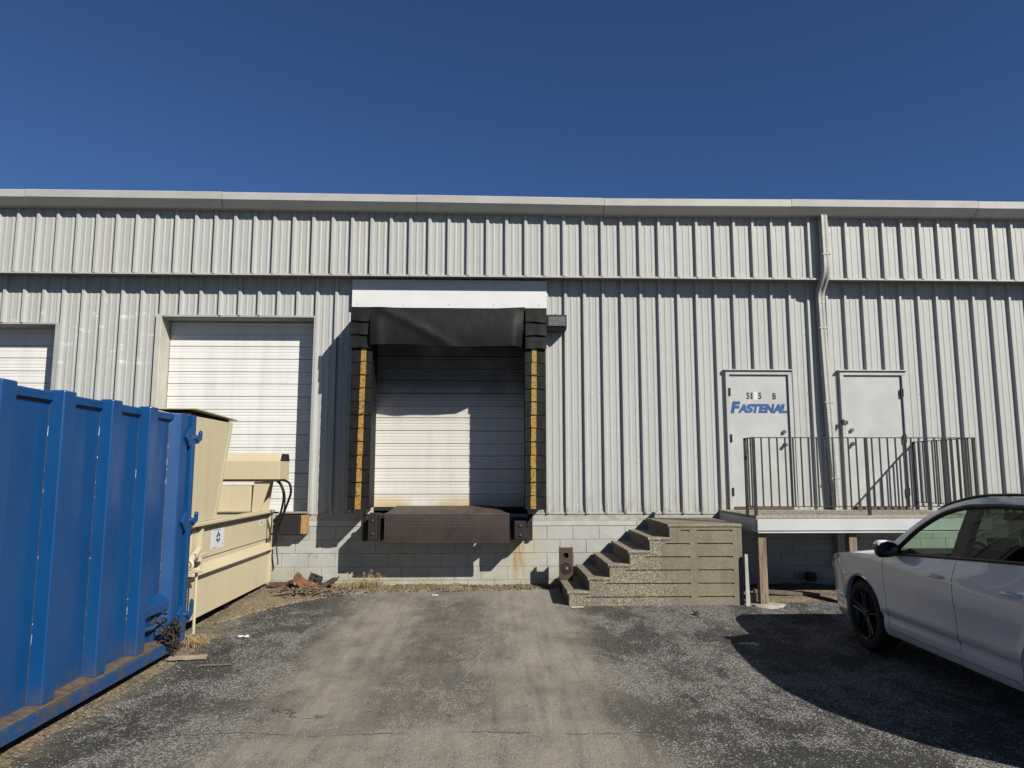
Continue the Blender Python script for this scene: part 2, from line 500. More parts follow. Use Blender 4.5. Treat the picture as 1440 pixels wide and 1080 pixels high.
class MB:
    def __init__(s): s.v = []; s.f = []
    def add(s, vs, fs):
        k = len(s.v); s.v += [tuple(v) for v in vs]; s.f += [tuple(i + k for i in f) for f in fs]; return s
    def box(s, a, b):
        (x0, y0, z0), (x1, y1, z1) = a, b
        return s.add([(x0, y0, z0), (x1, y0, z0), (x1, y1, z0), (x0, y1, z0), (x0, y0, z1), (x1, y0, z1), (x1, y1, z1), (x0, y1, z1)],
                     [(0, 3, 2, 1), (4, 5, 6, 7), (0, 1, 5, 4), (1, 2, 6, 5), (2, 3, 7, 6), (3, 0, 4, 7)])
    def obox(s, c, size, rot=(0, 0, 0)):
        m = Matrix.Translation(c) @ (Matrix.Rotation(rot[2], 4, 'Z') @ Matrix.Rotation(rot[1], 4, 'Y') @ Matrix.Rotation(rot[0], 4, 'X'))
        hx, hy, hz = [q / 2 for q in size]
        vs = [m @ Vector(p) for p in [(-hx, -hy, -hz), (hx, -hy, -hz), (hx, hy, -hz), (-hx, hy, -hz), (-hx, -hy, hz), (hx, -hy, hz), (hx, hy, hz), (-hx, hy, hz)]]
        return s.add(vs, [(0, 3, 2, 1), (4, 5, 6, 7), (0, 1, 5, 4), (1, 2, 6, 5), (2, 3, 7, 6), (3, 0, 4, 7)])
    def prism(s, poly, axis, a, b):
        """poly: 2-D points; axis 'x': (y,z), 'y': (x,z), 'z': (x,y)"""
        def P(p, t):
            return {'x': (t, p[0], p[1]), 'y': (p[0], t, p[1]), 'z': (p[0], p[1], t)}[axis]
        n = len(poly)
        vs = [P(p, a) for p in poly] + [P(p, b) for p in poly]
        fs = [tuple(range(n)), tuple(range(2 * n - 1, n - 1, -1))]
        fs += [(i, i + n, (i + 1) % n + n, (i + 1) % n) for i in range(n)]
        return s.add(vs, fs)
    def tube(s, pts, r, n=8, cap=True):
        pts = [Vector(p) for p in pts]
        rs = r if isinstance(r, (list, tuple)) else [r] * len(pts)
        d0 = (pts[1] - pts[0]).normalized()
        u = d0.orthogonal().normalized(); vs = []
        for i, p in enumerate(pts):
            d = (pts[min(i + 1, len(pts) - 1)] - pts[max(i - 1, 0)]).normalized()
            u = (u - d * u.dot(d)).normalized(); w_ = d.cross(u)
            for k in range(n):
                a = 2 * math.pi * k / n
                vs.append(p + (u * math.cos(a) + w_ * math.sin(a)) * rs[i])
        fs = []
        for i in range(len(pts) - 1):
            for k in range(n):
                fs.append((i * n + k, i * n + (k + 1) % n, (i + 1) * n + (k + 1) % n, (i + 1) * n + k))
        if cap: fs += [tuple(range(n - 1, -1, -1)), tuple(range((len(pts) - 1) * n, len(pts) * n))]
        return s.add(vs, fs)
    def lathe(s, prof, c, axis, n=32):
        """prof: (r, h) along axis; axis 'x','y','z'"""
        c = Vector(c); vs = []; m = len(prof)
        for k in range(n):
            a = 2 * math.pi * k / n; ca, sa = math.cos(a), math.sin(a)
            for r, h in prof:
                vs.append(c + Vector({'x': (h, r * ca, r * sa), 'y': (r * ca, h, r * sa), 'z': (r * ca, r * sa, h)}[axis]))
        fs = []
        for k in range(n):
            for j in range(m - 1):
                fs.append((k * m + j, ((k + 1) % n) * m + j, ((k + 1) % n) * m + j + 1, k * m + j + 1))
        return s.add(vs, fs)
    def grid(s, P):
        nu, nv = len(P), len(P[0])
        return s.add([q for row in P for q in row], [(i * nv + j, (i + 1) * nv + j, (i + 1) * nv + j + 1, i * nv + j + 1) for i in range(nu - 1) for j in range(nv - 1)])
    def mesh(s, name, off=Vector((0, 0, 0)), smooth=False, bevel=0.0, seg=1, fixn=True):
        me = bpy.data.meshes.new(name)
        me.from_pydata([tuple(Vector(v) - off) for v in s.v], [], s.f)
        if bevel or fixn:
            bm = bmesh.new(); bm.from_mesh(me)
            if fixn: bmesh.ops.recalc_face_normals(bm, faces=bm.faces)
            if bevel:
                bmesh.ops.bevel(bm, geom=[e for e in bm.edges if len(e.link_faces) == 2 and e.calc_face_angle(0) > .5], offset=bevel, segments=seg, affect='EDGES', profile=.5, clamp_overlap=True)
            bm.to_mesh(me); bm.free()
        if smooth:
            for p in me.polygons: p.use_smooth = True
            try: me.set_sharp_from_angle(angle=R(38))
            except Exception: pass
        me.update()
        return me
    def build(s, name, mat, parent=None, smooth=False, bevel=0.0, seg=1, at=None, fixn=True):
        off = base_of(parent) if parent is not None else Vector((0, 0, 0))
        loc = Vector((0, 0, 0))
        if at is not None:
            loc = Vector(at) - off; off = Vector(at)
        me = s.mesh(name, off, smooth, bevel, seg, fixn)
        me.materials.append(M[mat] if isinstance(mat, str) else mat)
        o = bpy.data.objects.new(name, me)
        COL.objects.link(o)
        o.parent = parent; o.location = loc
        return o
def inst(name, me, parent, at, rot=(0, 0, 0), scale=None):
    o = bpy.data.objects.new(name, me)
    COL.objects.link(o)
    o.parent = parent
    o.location = Vector(at) - (base_of(parent) if parent is not None else Vector((0, 0, 0)))
    o.rotation_euler = rot
    if scale: o.scale = scale
    return o
def text_mb(txt, size, shear=0.0, offset=0.0, width=None, height=None):
    """text as flat filled outline; returns verts (x, z) and faces, from the built-in font"""
    c = bpy.data.curves.new('txt', 'FONT'); c.body = txt; c.size = size; c.shear = shear; c.offset = offset
    c.resolution_u = 3
    o = bpy.data.objects.new('txt', c); COL.objects.link(o)
    bpy.context.view_layer.update()
    me = bpy.data.meshes.new_from_object(o.evaluated_get(bpy.context.evaluated_depsgraph_get()))
    vs = np.array([v.co[:2] for v in me.vertices]); fs = [tuple(p.vertices) for p in me.polygons]
    bpy.data.objects.remove(o); bpy.data.curves.remove(c); bpy.data.meshes.remove(me)
    vs -= vs.min(0); ext = vs.max(0)
    if width: vs[:, 0] *= width / ext[0]
    if height: vs[:, 1] *= height / ext[1]
    return vs, fs
def vnoise(x, y, seed=0):
    def h(i, j):
        n = math.sin(i * 127.1 + j * 311.7 + seed * 74.7) * 43758.5453
        return n - math.floor(n)
    i, j = math.floor(x), math.floor(y); fx, fy = x - i, y - j
    fx = fx * fx * (3 - 2 * fx); fy = fy * fy * (3 - 2 * fy)
    return (h(i, j) * (1 - fx) + h(i + 1, j) * fx) * (1 - fy) + (h(i, j + 1) * (1 - fx) + h(i + 1, j + 1) * fx) * fy

# ------------------------------------------------------------------ ground
g = MB()
def gz(y): return .095 * max(0.0, min(1.0, (y + 4.2) / 4.0))     # the lot rises a little towards the wall
xs = [-400, -60, -12] + [-10 + .5 * i for i in range(41)] + [12, 60, 400]
g.grid([[(x, y, gz(y)) for y in (-400, -80, -30, -14, -10, -7, -5, -4.2, -3, -1, -.2, .3)] for x in xs])
o = g.build('asphalt_lot', 'asphalt', fixn=False); tag(o, kind='structure')

def dirt_edge(x):      # front edge of the dirt strip along the wall
    pts = [(-4.6, -3.6), (-3.3, -2.4), (-3.0, -1.75), (-2.6, -1.1), (-2.2, -.62), (-1.8, -.42), (-1.2, -.36), (-.2, -.30), (.6, -.24), (1.1, -.10), (7, -.10)]
    return float(np.interp(x, [p[0] for p in pts], [p[1] for p in pts]))
P = []
for i in range(150):
    x = -4.6 + 5.7 * i / 149
    row = []
    e = dirt_edge(x) + .10 * (vnoise(x * 5, 2) - .5) + .05 * (vnoise(x * 17, 4) - .5)
    for j in range(26):
        f = j / 25
        y = e + (.005 - e) * f
        hgt = (.060 if x < -1.6 else .035) * (f ** .7) * (.5 + .9 * vnoise(x * 4, y * 4, 3)) + .02 * vnoise(x * 19, y * 19, 5) * f ** .4
        if x < -3.3: hgt *= .7
        row.append((x, y, gz(y) - .006 + hgt + .010 * min(1, f * 20)))
    P.append(row)
o = MB().grid(P).build('dirt_strip', 'dry_dirt', smooth=True, fixn=False); tag(o, kind='structure')
# dirt strip under and beside the container
P = []
for i in range(90):
    y = -11 + 8.2 * i / 89
    row = []
    for j in range(14):
        f = j / 13
        e = -3.03 + .12 * (vnoise(y * 2.2, 9) - .5) + .07 * (vnoise(y * 9, 3) - .5)
        x = -6.5 + (e + 6.5) * f ** .5
        row.append((x, y, gz(y) - .004 + .022 * min(1, (1 - f) * 9) * (.6 + .8 * vnoise(x * 6, y * 6, 2))))
    P.append(row)
o = MB().grid(P).build('dirt_verge', 'dry_dirt', smooth=True, fixn=False); tag(o, kind='structure')
# dirt under the platform
P = []
for i in range(60):
    x = 3.62 + 4.6 * i / 59
    P.append([(x, -1.25 + .1 * (vnoise(x * 4, 1) - .5) + 1.25 * j / 12, gz(-1.25 + 1.25 * j / 12) - .006 + .05 * min(1, j / 3) * (.4 + .9 * vnoise(x * 5, j * .6, 6))) for j in range(13)])
o = MB().grid(P).build('platform_dirt', 'dry_dirt', smooth=True, fixn=False); tag(o, kind='structure')

# ------------------------------------------------------------------ the warehouse
B = thing('warehouse_building', (0, 0, 0), 'long grey ribbed metal warehouse with white loading doors above a painted block base', 'building')
XL, XR = -10.2, 11.4
RP = .3048
def rib_profile(x0, x1, phase):
    """x,y points (y negative is proud) of the ribbed sheet between x0 and x1"""
    pts = {x0: None, x1: None}
    k0 = math.floor((x0 - phase) / RP) - 1; k1 = math.ceil((x1 - phase) / RP) + 1
    prof = []
    for k in range(k0, k1 + 1):
        c = phase + k * RP
        prof += [(c - .036, 0), (c - .018, -.048), (c + .018, -.048), (c + .040, 0)]
        for m in (.1016, .2032):
            prof += [(c + m - .020, 0), (c + m - .010, -.005), (c + m + .010, -.005), (c + m + .020, 0)]
    X = [p[0] for p in prof]; Yv = [p[1] for p in prof]
    out = [(x0, float(np.interp(x0, X, Yv)))] + [p for p in prof if x0 + 1e-4 < p[0] < x1 - 1e-4] + [(x1, float(np.interp(x1, X, Yv)))]
    return out
def siding(parent, y, z0, z1, phase, openings, mat):
    k = math.floor((XL - phase) / (3 * RP))
    while True:
        a = phase + k * 3 * RP - .06; b = a + 3 * RP + .012; k += 1
        if a > XR: break
        cuts = sorted({max(a, min(b, e)) for op in openings for e in op[:2]} | {a, b})
        mb = MB()
        for x0, x1 in zip(cuts[:-1], cuts[1:]):
            if x1 - x0 < 1e-4: continue
            xm = (x0 + x1) / 2
            segs = [(z0, z1)]
            for ox0, ox1, oz0, oz1 in openings:
                if ox0 < xm < ox1:
                    ns = []
                    for s0, s1 in segs:
                        if oz0 > s0: ns.append((s0, min(s1, oz0)))
                        if oz1 < s1: ns.append((max(s0, oz1), s1))
                    segs = ns
            pr = rib_profile(x0, x1, phase)
            dy = .0016 * (k % 2)
            for s0, s1 in segs:
                if s1 - s0 < .01: continue
                n = max(2, int((s1 - s0) / .35) + 1)
                zz = [s0 + (s1 - s0) * j / (n - 1) for j in range(n)]
                rows = [[(px, y + py - dy, q) for q in zz] for px, py in pr]
                if s0 < 1.25:        # kicked and crushed rib ends along the dock
                    zz = [s0, s0 + .035, s0 + .10, s0 + .22] + [q for q in zz if q > s0 + .3]
                    rows = []
                    for px, py in pr:
                        kr = round((px - phase) / RP); hsh = vnoise(kr * 7.3, 1.7) ; amp = .15 + .85 * vnoise(kr * 3.7, 9.2)
                        on = abs(px - phase - kr * RP) < .045
                        rows.append([(px + (.022 * (hsh - .5) * fz if on else 0), y + (py * (1 - (1 - amp) * fz) if on else py) - dy, q) for q, fz in zip(zz, [1, .8, .3, 0] + [0] * len(zz))])
                mb.grid(rows)
        if mb.v: mb.build('siding_panel', mat, parent, fixn=False)
LOW = MB().box((XL, .10, 4.60), (XR, .16, 5.2)).build('lower_wall', 'trim_grey', B)
DOORS = [(-10.2, -6.77, 1.0, 4.155), (-5.20, -2.76, 1.0, 4.29), (-1.86, .63, 1.0, 4.05)]
siding(LOW, 0, 1.205, 4.95, 2.125, DOORS + [(3.79, 4.80, 1.0, 3.43), (5.645, 6.655, 1.0, 3.43)], 'siding_lower')
UP = MB().box((XL, -.20, 4.925), (XR, -.02, 6.05)).build('upper_wall', 'soffit_metal', B)
siding(UP, -.225, 4.925, 6.06, -.964, [], 'siding_upper')
# bottom trim of the upper band: short folded lengths
x = XL
k = 0
while x < XR:
    x1 = x + 3.05
    MB().prism([(-.265, 4.905), (-.265, 4.932), (-.222, 4.936), (-.222, 4.922), (-.252, 4.918), (-.252, 4.905)], 'x', x, x1 - .004).build('drip_trim', 'fascia_metal', UP)
    x = x1
# eave fascia in 3 m lengths with open seams
FA = MB().box((XL, -.21, 6.06), (XR, .3, 6.12)).build('eave', 'soffit_metal', B)
seams = [-10.3, -7.16, -4.165, -1.152, 1.797, 4.786, 7.82, 11.5]
seamz = [.004, .004, .0, -.012, -.030, -.010, -.004, .0]      # the eave sags a little between brackets
for i in range(len(seams) - 1):
    d = .004 * (i % 2)
    m = MB().prism([(-.472, 6.050), (-.478 - d, 6.155), (-.460 - d, 6.170), (.3, 6.215), (.3, 6.20), (-.445, 6.155), (-.458, 6.058), (-.362, 5.958), (-.235, 5.958), (-.235, 5.944), (-.370, 5.944)], 'x', seams[i] + .003, seams[i + 1] - .003)
    m.v = [(v[0], v[1], v[2] + (seamz[i] + (seamz[i + 1] - seamz[i]) * (v[0] - seams[i]) / (seams[i + 1] - seams[i]) + (.003 if i % 2 else 0)) * (1 if v[1] < .2 else 0)) for v in m.v]
    m.build('fascia_section', 'fascia_metal', FA)
MB().prism([(.3, 6.205), (14, 6.75), (28, 6.205), (28, 6.1), (.3, 6.1)], 'x', XL, XR).build('roof', 'roofing', B)
mb = MB().box((XL, 27.8, 0), (XR, 28, 6.1)); mb.box((XL, .2, 0), (XL + .2, 27.8, 6.1)); mb.box((XR - .2, .2, 0), (XR, 27.8, 6.1))
mb.build('back_and_side_walls', 'siding_lower', B)
MB().box((XL + .2, .0, 1.10), (XR - .2, 27.8, 1.19)).build('floor_slab', 'concrete_footing', B)

# --- block base: every block a piece of its own
FW = MB().box((XL, .0125, -.3), (XR, .20, 1.10)).build('foundation_wall', 'mortar', B)
CH, CW, J = .2032, .4064, .0055
PIT = (-1.93, .66, .80)
def block_mesh(L, seed):
    rr = random.Random(seed)
    m = MB().box((-L / 2, 0, -CH / 2 + J / 2), (L / 2, .03, CH / 2 - J / 2))
    me = m.mesh('block', bevel=.004, seg=2)
    me.materials.append(M['painted_block'])
    return me
BM = {}
for c in range(6):
    z = .0 + CH * (c + .5)
    x = XL + (CW / 2 if c % 2 else 0) + .12
    while x < 8.2:
        L = CW
        a, b = x, x + L
        x += CW
        if b < -4.6: continue
        if z + CH / 2 > PIT[2] + .02:
            if a < PIT[0] < b: b = PIT[0] - .0
            if a < PIT[1] < b: a = PIT[1] + .0
            if a >= PIT[0] - .001 and b <= PIT[1] + .001: continue
        LL = round(b - a - J, 3)
        if LL < .05: continue
        if c == 5: continue
        key = LL
        if key not in BM: BM[key] = block_mesh(LL, len(BM))
        inst('block', BM[key], FW, ((a + b) / 2, .006 + random.uniform(-.0025, .0025), z), (random.uniform(-.004, .004), 0, random.uniform(-.005, .005)))
# rendered top course in longer lengths
for a, b in ((-4.6, -3.3), (-3.3, PIT[0]), (PIT[1], 2.3), (2.3, 4.6), (4.6, 8.2)):
    MB().box((a + .003, .002, CH * 5 + .004), (b - .003, .06, CH * 6 - .006)).build('cap_block', 'block_cap', FW, bevel=.006, seg=2)
# steel lining of the leveller pit
mb = MB()
mb.box((PIT[0], .02, PIT[2] - .01), (PIT[1], .5, PIT[2])); mb.box((PIT[0], .48, PIT[2]), (PIT[1], .5, 1.2))
mb.box((PIT[0] - .01, .0, PIT[2]), (PIT[0] + .01, .48, 1.2)); mb.box((PIT[1] - .01, .0, PIT[2]), (PIT[1] + .01, .48, 1.2))
mb.build('pit_lining', 'rust_dark', FW)

# --- overhead doors
def overhead(x0, x1, z0, z1, y, mat, label, reveal=True, flat=.6096):
    D_ = MB().box((x0 - .05, y + .05, z0 - .02), (x1 + .05, y + .08, z1 + .1)).build('overhead_door', 'dark_void', B)
    D_['label'] = label
    z = z0
    while z < z1 + .05:
        t_ = min(z + flat, z1 + .12)
        h = t_ - z
        pr = [(y + .045, z + .002), (y + .012, z + .002), (y, z + .010)]
        for gz_, dp in ((.105, .004), (.155, .004), (.205, .016), (.30, .004), (.35, .004), (.400, .014), (.45, .004), (.50, .004), (.555, .004)):
            if gz_ < h - .03:
                pr += [(y, z + gz_ - .009), (y + dp, z + gz_ - .002), (y + dp, z + gz_ + .003), (y, z + gz_ + .010)]
        pr += [(y, t_ - .012), (y + .014, t_ - .003), (y + .045, t_ - .003)]
        MB().prism(pr, 'x', x0, x1).build('door_section', mat, D_)
        z = t_
    return D_
overhead(-10.2, -6.79, 1.22, 4.155, .285, 'overhead_white', 'white ribbed overhead door at the far left edge')
d = overhead(-5.16, -2.78, 1.22, 4.29, .285, 'overhead_white', 'white ribbed overhead door behind the tan compactor')
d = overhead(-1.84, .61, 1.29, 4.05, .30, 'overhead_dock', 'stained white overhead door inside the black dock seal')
MB().box((-1.84, .27, 1.245), (.61, .33, 1.288)).build('bottom_seal', 'rubber', d)
# reveals and trims
for (x0, x1, z1, mt, wl, wr) in ((-10.2, -6.77, 4.155, 'trim_grey', 0, .03), (-5.20, -2.76, 4.29, 'trim_cream', .055, .035), (-1.86, .63, 4.05, 'trim_cream', .05, .05)):
    T = MB()
    T.box((x0 - .004, .0, 1.205), (x0 + .028, .33, z1)); F = T.build('door_jamb', mt, B)
    MB().box((x1 - .028, .0, 1.205), (x1 + .004, .33, z1)).build('door_jamb', 'trim_grey', B)
    MB().box((x0 + .028, .0, z1 - .02), (x1 - .028, .33, z1 + .004)).build('door_head', 'trim_grey', B)
    if wl: MB().box((x0 - wl, -.052, 1.205), (x0 + .03, -.002, z1 + .03)).build('door_trim', mt, B, bevel=.004)
    MB().box((x1 - .03, -.046, 1.205), (x1 + wr - .005, -.002, z1 + .02)).build('door_trim', 'trim_grey', B, bevel=.003)
    MB().box((x0 + .031, -.048, z1 - .012), (x1 - .031, -.002, z1 + .022)).build('door_trim', 'trim_grey', B, bevel=.003)
# white board over the dock
MB().box((-2.195, -.075, 4.44), (.905, -.001, 4.90)).build('header_board', 'sign_white', B, bevel=.004)
for i in range(5):
    for zz in (4.50, 4.84): MB().lathe([(0, -.004), (.008, -.004), (.009, 0)], (-2.1 + i * .72, -.076, zz), 'y', 8).build('screw', 'fascia_metal', B)
# base closure strip below the siding and screws along it
MB().box((.66, -.012, 1.195), (8.3, .0015, 1.222)).build('base_trim', 'trim_grey', B, bevel=.003)
MB().box((-2.70, -.012, 1.195), (-1.90, .0015, 1.222)).build('base_trim', 'trim_grey', B, bevel=.003)
scr = MB().lathe([(0, -.006), (.006, -.006), (.010, 0)], (0, 0, 0), 'y', 6).mesh('screw'); scr.materials.append(M['trim_grey'])
k = 0
for kk in range(-3, 22):
    xx = 2.125 + kk * RP - .065
    if xx < .75 or 3.7 < xx < 4.9 or 5.55 < xx < 6.75 or xx > 8: continue
    for zz in (1.27, 2.10, 3.10, 4.05): inst('screw', scr, LOW, (xx, -.001, zz))

# --- entry doors
def entry(x0, x1, z0, z1, label, hinge_left, knobx, kz1, kz2):
    """x0..x1 outer frame"""
    fr = MB()
    fw = .062
    fr.box((x0, -.055, z0), (x0 + fw, .06, z1 - fw)); fr.box((x1 - fw, -.055, z0), (x1, .06, z1 - fw)); fr.box((x0, -.055, z1 - fw), (x1, .06, z1))
    E_ = fr.build('entry_door', 'entry_frame_paint', B, bevel=.004)
    E_['label'] = label
    MB().box((x0 + fw + .004, -.022, z0 + .045), (x1 - fw - .004, .02, z1 - fw - .004)).build('door_leaf', 'entry_door_paint', E_, bevel=.003)
    MB().box((x0 + fw, .021, z0), (x1 - fw, .03, z1 - fw)).build('door_stop', 'dark_void', E_)
    MB().box((x0 - .03, -.085, z1 + .004), (x1 + .02, .0, z1 + .022)).build('drip_cap', 'entry_frame_paint', E_, bevel=.003)
    MB().box((x0 + fw, -.06, z0 + .002), (x1 - fw, .02, z0 + .040)).build('threshold', 'platform_rust', E_, bevel=.004)
    hx = x0 + fw if hinge_left else x1 - fw
    for hz in (z1 - .34, (z0 + z1) / 2 + .02, z0 + .28):
        MB().box((hx - .024, -.062, hz - .060), (hx + .012, -.023, hz + .060)).tube([(hx, -.064, hz - .063), (hx, -.064, hz + .063)], .010, 8).build('hinge', 'hinge_dark', E_)
    # deadbolt and knob
    MB().lathe([(0, -.040), (.022, -.040), (.030, -.030), (.031, 0)], (knobx, -.023, kz1), 'y', 20).build('deadbolt', 'chrome', E_, smooth=True)
    MB().lathe([(0, -.075), (.018, -.074), (.028, -.062), (.028, -.048), (.012, -.034), (.012, -.012), (.034, -.008), (.034, 0)], (knobx, -.023, kz2), 'y', 20).build('door_knob', 'chrome', E_, smooth=True)
    return E_
e1 = entry(3.76, 4.833, 1.262, 3.457, 'grey steel entry door with blue lettering and black numbers', True, 4.68, 2.485, 2.275)
e2 = entry(5.614, 6.688, 1.262, 3.455, 'plain grey steel entry door without lettering', False, 5.775, 2.515, 2.295)
# hasp on the second door's left jamb
MB().box((5.585, -.075, 2.60), (5.70, -.056, 2.66)).box((5.592, -.13, 2.585), (5.622, -.076, 2.675)).build('latch_guard', 'hinge_dark', e2, bevel=.004)
LY = -.0252
def letters(parent, name, txt, x, z, wd, ht, mat, shear=0, off=0, y=LY):
    vs, fs = text_mb(txt, 1, shear, off, wd, ht)
    return MB().add([(x + a, y, z + b) for a, b in vs], fs).build(name, mat, parent, fixn=False)
MB().box((4.212, -.0242, 2.992), (4.276, -.0225, 3.118)).build('number_patch', 'patch_white', e1)
letters(e1, 'door_number', '5', 4.098, 3.005, .052, .105, 'letter_black', 0, .03)
letters(e1, 'door_number', '1', 4.168, 3.005, .030, .105, 'letter_black', 0, .03)
letters(e1, 'door_number', '5', 4.290, 3.005, .052, .105, 'letter_black', 0, .03)
letters(e1, 'door_number', 'B', 4.520, 3.000, .058, .105, 'letter_black', 0, .03)
LK = [0]
def slanted(ch, x, z, wd, ht):
    LK[0] += 1
    return letters(e1, 'door_letter', ch, x, z, wd, ht, 'letter_blue', .20, .055, LY - .0005 * LK[0])
slanted('F', 3.832, 2.778, .165, .190)
xx = 3.955
for ch, wd in (('A', .120), ('S', .112), ('T', .108), ('E', .108), ('N', .128), ('A', .120), ('L', .100)):
    slanted(ch, xx, 2.785, wd + .03, .142)
    xx += wd * .965
# ------------------------------------------------------------------ dock seal
DS = thing('dock_seal', (-.6, 0, 1.3), 'black vinyl dock seal with sagging head curtain and yellow guide stripes', 'dock seal')
def pleat_mesh(x0, x1, h, seed):
    rr = random.Random(seed)
    nx, nz = 9, 5
    Pf, Pb = [], []
    a, b = rr.uniform(-.008, .008), rr.uniform(.006, .012)
    for i in range(nx):
        u = i / (nx - 1); row = []
        for j in range(nz):
            v = j / (nz - 1)
            y = -.012 - b * (1 - v) ** 1.4 - .004 * math.sin(u * 3.1) * (1 - v) + .003 * math.sin(u * 9 + seed) * (1 - v)
            z = h * v + (a * (u - .5) * 2 + .005 * math.sin(u * 7 + seed)) * (1 - v)
            row.append((x0 + (x1 - x0) * u, y, z))
        Pf.append(row)
    m = MB().grid(Pf)
    m.grid([[(p[0], p[1] + .007, p[2]) for p in row] for row in Pf])
    # bottom hem
    m.grid([[Pf[i][0], (Pf[i][0][0], Pf[i][0][1] + .007, Pf[i][0][2])] for i in range(nx)])
    m.grid([[Pf[0][j], (Pf[0][j][0], .0, Pf[0][j][2])] for j in range(nz)])
    m.grid([[Pf[-1][j], (Pf[-1][j][0], .0, Pf[-1][j][2])] for j in range(nz)])
    me = m.mesh('pleat', smooth=True)
    me.materials.append(M['black_vinyl'])
    return me
def side_pad(x0, x1, sx0, sx1):
    P_ = MB().box((x0 + .012, -.60, 1.31), (x1 - .012, -.055, 4.24)).build('side_pad', 'black_vinyl', DS, bevel=.02, seg=2)
    meshes = [pleat_mesh(x0, x1, .235, s) for s in range(5)]
    n = 12
    for i in range(n):
        z = 1.30 + i * .1985
        inst('pleat', meshes[(i * 3 + int(x1 > 0)) % 5], P_, (0, -.605, z), (0, 0, 0))
        # guide stripe sewn to each pleat
        s0, s1 = sx0 + random.uniform(-.004, .004), sx1 + random.uniform(-.004, .004)
        t_ = i / (n - 1)
        dx = (-.030 if x1 < 0 else -.022) * (1 - t_)
        zz = z + .012
        rows = []
        for u in range(4):
            row = []
            for v in range(6):
                f = v / 5
                row.append((s0 + dx + (s1 - s0) * u / 3, -.605 - .014 - .014 * (1 - f) ** 1.4 - .009, zz + .197 * f))
            rows.append(row)
        m = MB().grid(rows); m.grid([[(p[0], p[1] + .004, p[2]) for p in r_] for r_ in rows])
        m.build('guide_stripe', 'guide_yellow', P_, smooth=True)
    return P_
padL = side_pad(-2.075, -1.757, -1.926, -1.848)
padR = side_pad(.528, .842, .628, .706)
# corner flaps, three to a side
for pad, x0, x1 in ((padL, -2.085, -1.765), (padR, .535, .852)):
    for i in range(3):
        me = pleat_mesh(x0, x1, .215, 11 + i + int(x1 > 0) * 5)
        inst('corner_flap', me, pad, (0, -.640 - .014 * i, 3.695 + i * .20))
# head box and curtain
H_ = MB().prism([(-.64, 4.05), (-.64, 4.30), (-.055, 4.43), (-.055, 4.05)], 'x', -2.07, .84).build('head_pad', 'black_vinyl', DS, bevel=.015)
rows = []
NX = 60
for i in range(NX + 1):
    u = i / NX
    x = -1.785 + 2.315 * u
    zb = 3.735 + .012 * math.sin(u * 8) - .018 * u
    zt = 4.315 - .012 * math.sin(u * math.pi) + (.015 * (u > .8) * (u - .8) * 5)
    row = []
    for j in range(17):
        v = j / 16
        z = zt + (zb - zt) * v
        fold = .030 * math.exp(-((u * 1.6 - .10 - v * .75) / .10) ** 2) * (1 - u) + .022 * math.exp(-((u - .05) / .035) ** 2) * v
        fold += .010 * math.sin(u * 21 + v * 4) * v * .6
        y = -.655 - .05 * math.sin(v * math.pi * .8) - fold - .02 * v + .16 * max(0, u - .93) / .07 * v
        row.append((x, y, z))
    rows.append(row)
m = MB().grid(rows); m.grid([[(p[0], p[1] + .008, p[2]) for p in r_] for r_ in rows])
m.grid([[r_[-1], (r_[-1][0], r_[-1][1] + .008, r_[-1][2])] for r_ in rows])
m.build('head_curtain', 'black_vinyl', DS, smooth=True)

# ------------------------------------------------------------------ dock leveller and bumpers
DL = thing('dock_leveller', (-.62, 0, .8), 'rusty diamond plate dock leveller below the stained overhead door', 'dock leveller')
MB().obox((-.62, -.575, 1.022), (1.832, .02, .415), (R(-2.5), 0, 0)).build('lip_plate', 'rust_plate', DL, bevel=.004)
MB().tube([(-1.54, -.562, 1.235), (.295, -.562, 1.235)], .014, 10).build('lip_hinge', 'rust_ramp', DL)
MB().prism([(-1.515, -.555), (.26, -.555), (.05, .26), (-1.46, .26)], 'z', 0, .018).build('ramp_plate', 'rust_ramp', DL)
o = DL.children[-1]
for v in o.data.vertices:      # tilt the ramp up towards the door
    wy = v.co.y
    v.co.z += 1.232 + (wy + .555) * .085
for xx in (-1.50, -.9, -.3, .25):
    MB().prism([(-.55, 1.20), (.40, 1.235), (.40, .95), (.02, .84), (-.52, .98)], 'x', xx - .008, xx + .008).build('rib_plate', 'rust_dark', DL)
for s, xx in ((-1, -1.90), (1, .615)):
    MB().box((xx - .028, -.05, .80), (xx + .028, .02, 1.20)).build('edge_angle', 'rust_dark', DL)
def bumper(x0, x1, z0, z1, y0, y1, label, mat='rubber', layers=0, bolts=((.5, .75), (.5, .25))):
    T = thing('dock_bumper', ((x0 + x1) / 2, y1, z0), label, 'dock bumper', 'rubber dock bumpers')
    MB().box((x0, y0, z0), (x1, y1 - .03, z1)).build('rubber_block', mat, T, bevel=.014, seg=2)
    MB().box((x0 - .012, y1 - .028, z0 - .012), (x1 + .012, y1, z1 + .012)).build('back_plate', 'rust_dark', T)
    for bx, bz in bolts:
        cx, cz = x0 + (x1 - x0) * bx, z0 + (z1 - z0) * bz
        MB().lathe([(.014, -.012), (.030, -.006), (.034, .004)], (cx, y0, cz), 'y', 16).build('bolt_washer', 'rust_dark', T)
        MB().lathe([(0, -.022), (.010, -.022), (.013, -.016), (.013, 0)], (cx, y0 + .004, cz), 'y', 6).build('bolt', 'bolt_steel', T)
    return T
t = bumper(-1.775, -1.635, .86, 1.235, -.58, -.33, 'black rubber bumper left of the rusty dock leveller lip')
MB().box((-1.625, -.56, .84), (-1.60, .0, 1.22)).box((-1.80, -.33, .84), (-1.626, .0, 1.20)).build('bracket', 'rust_dark', t)
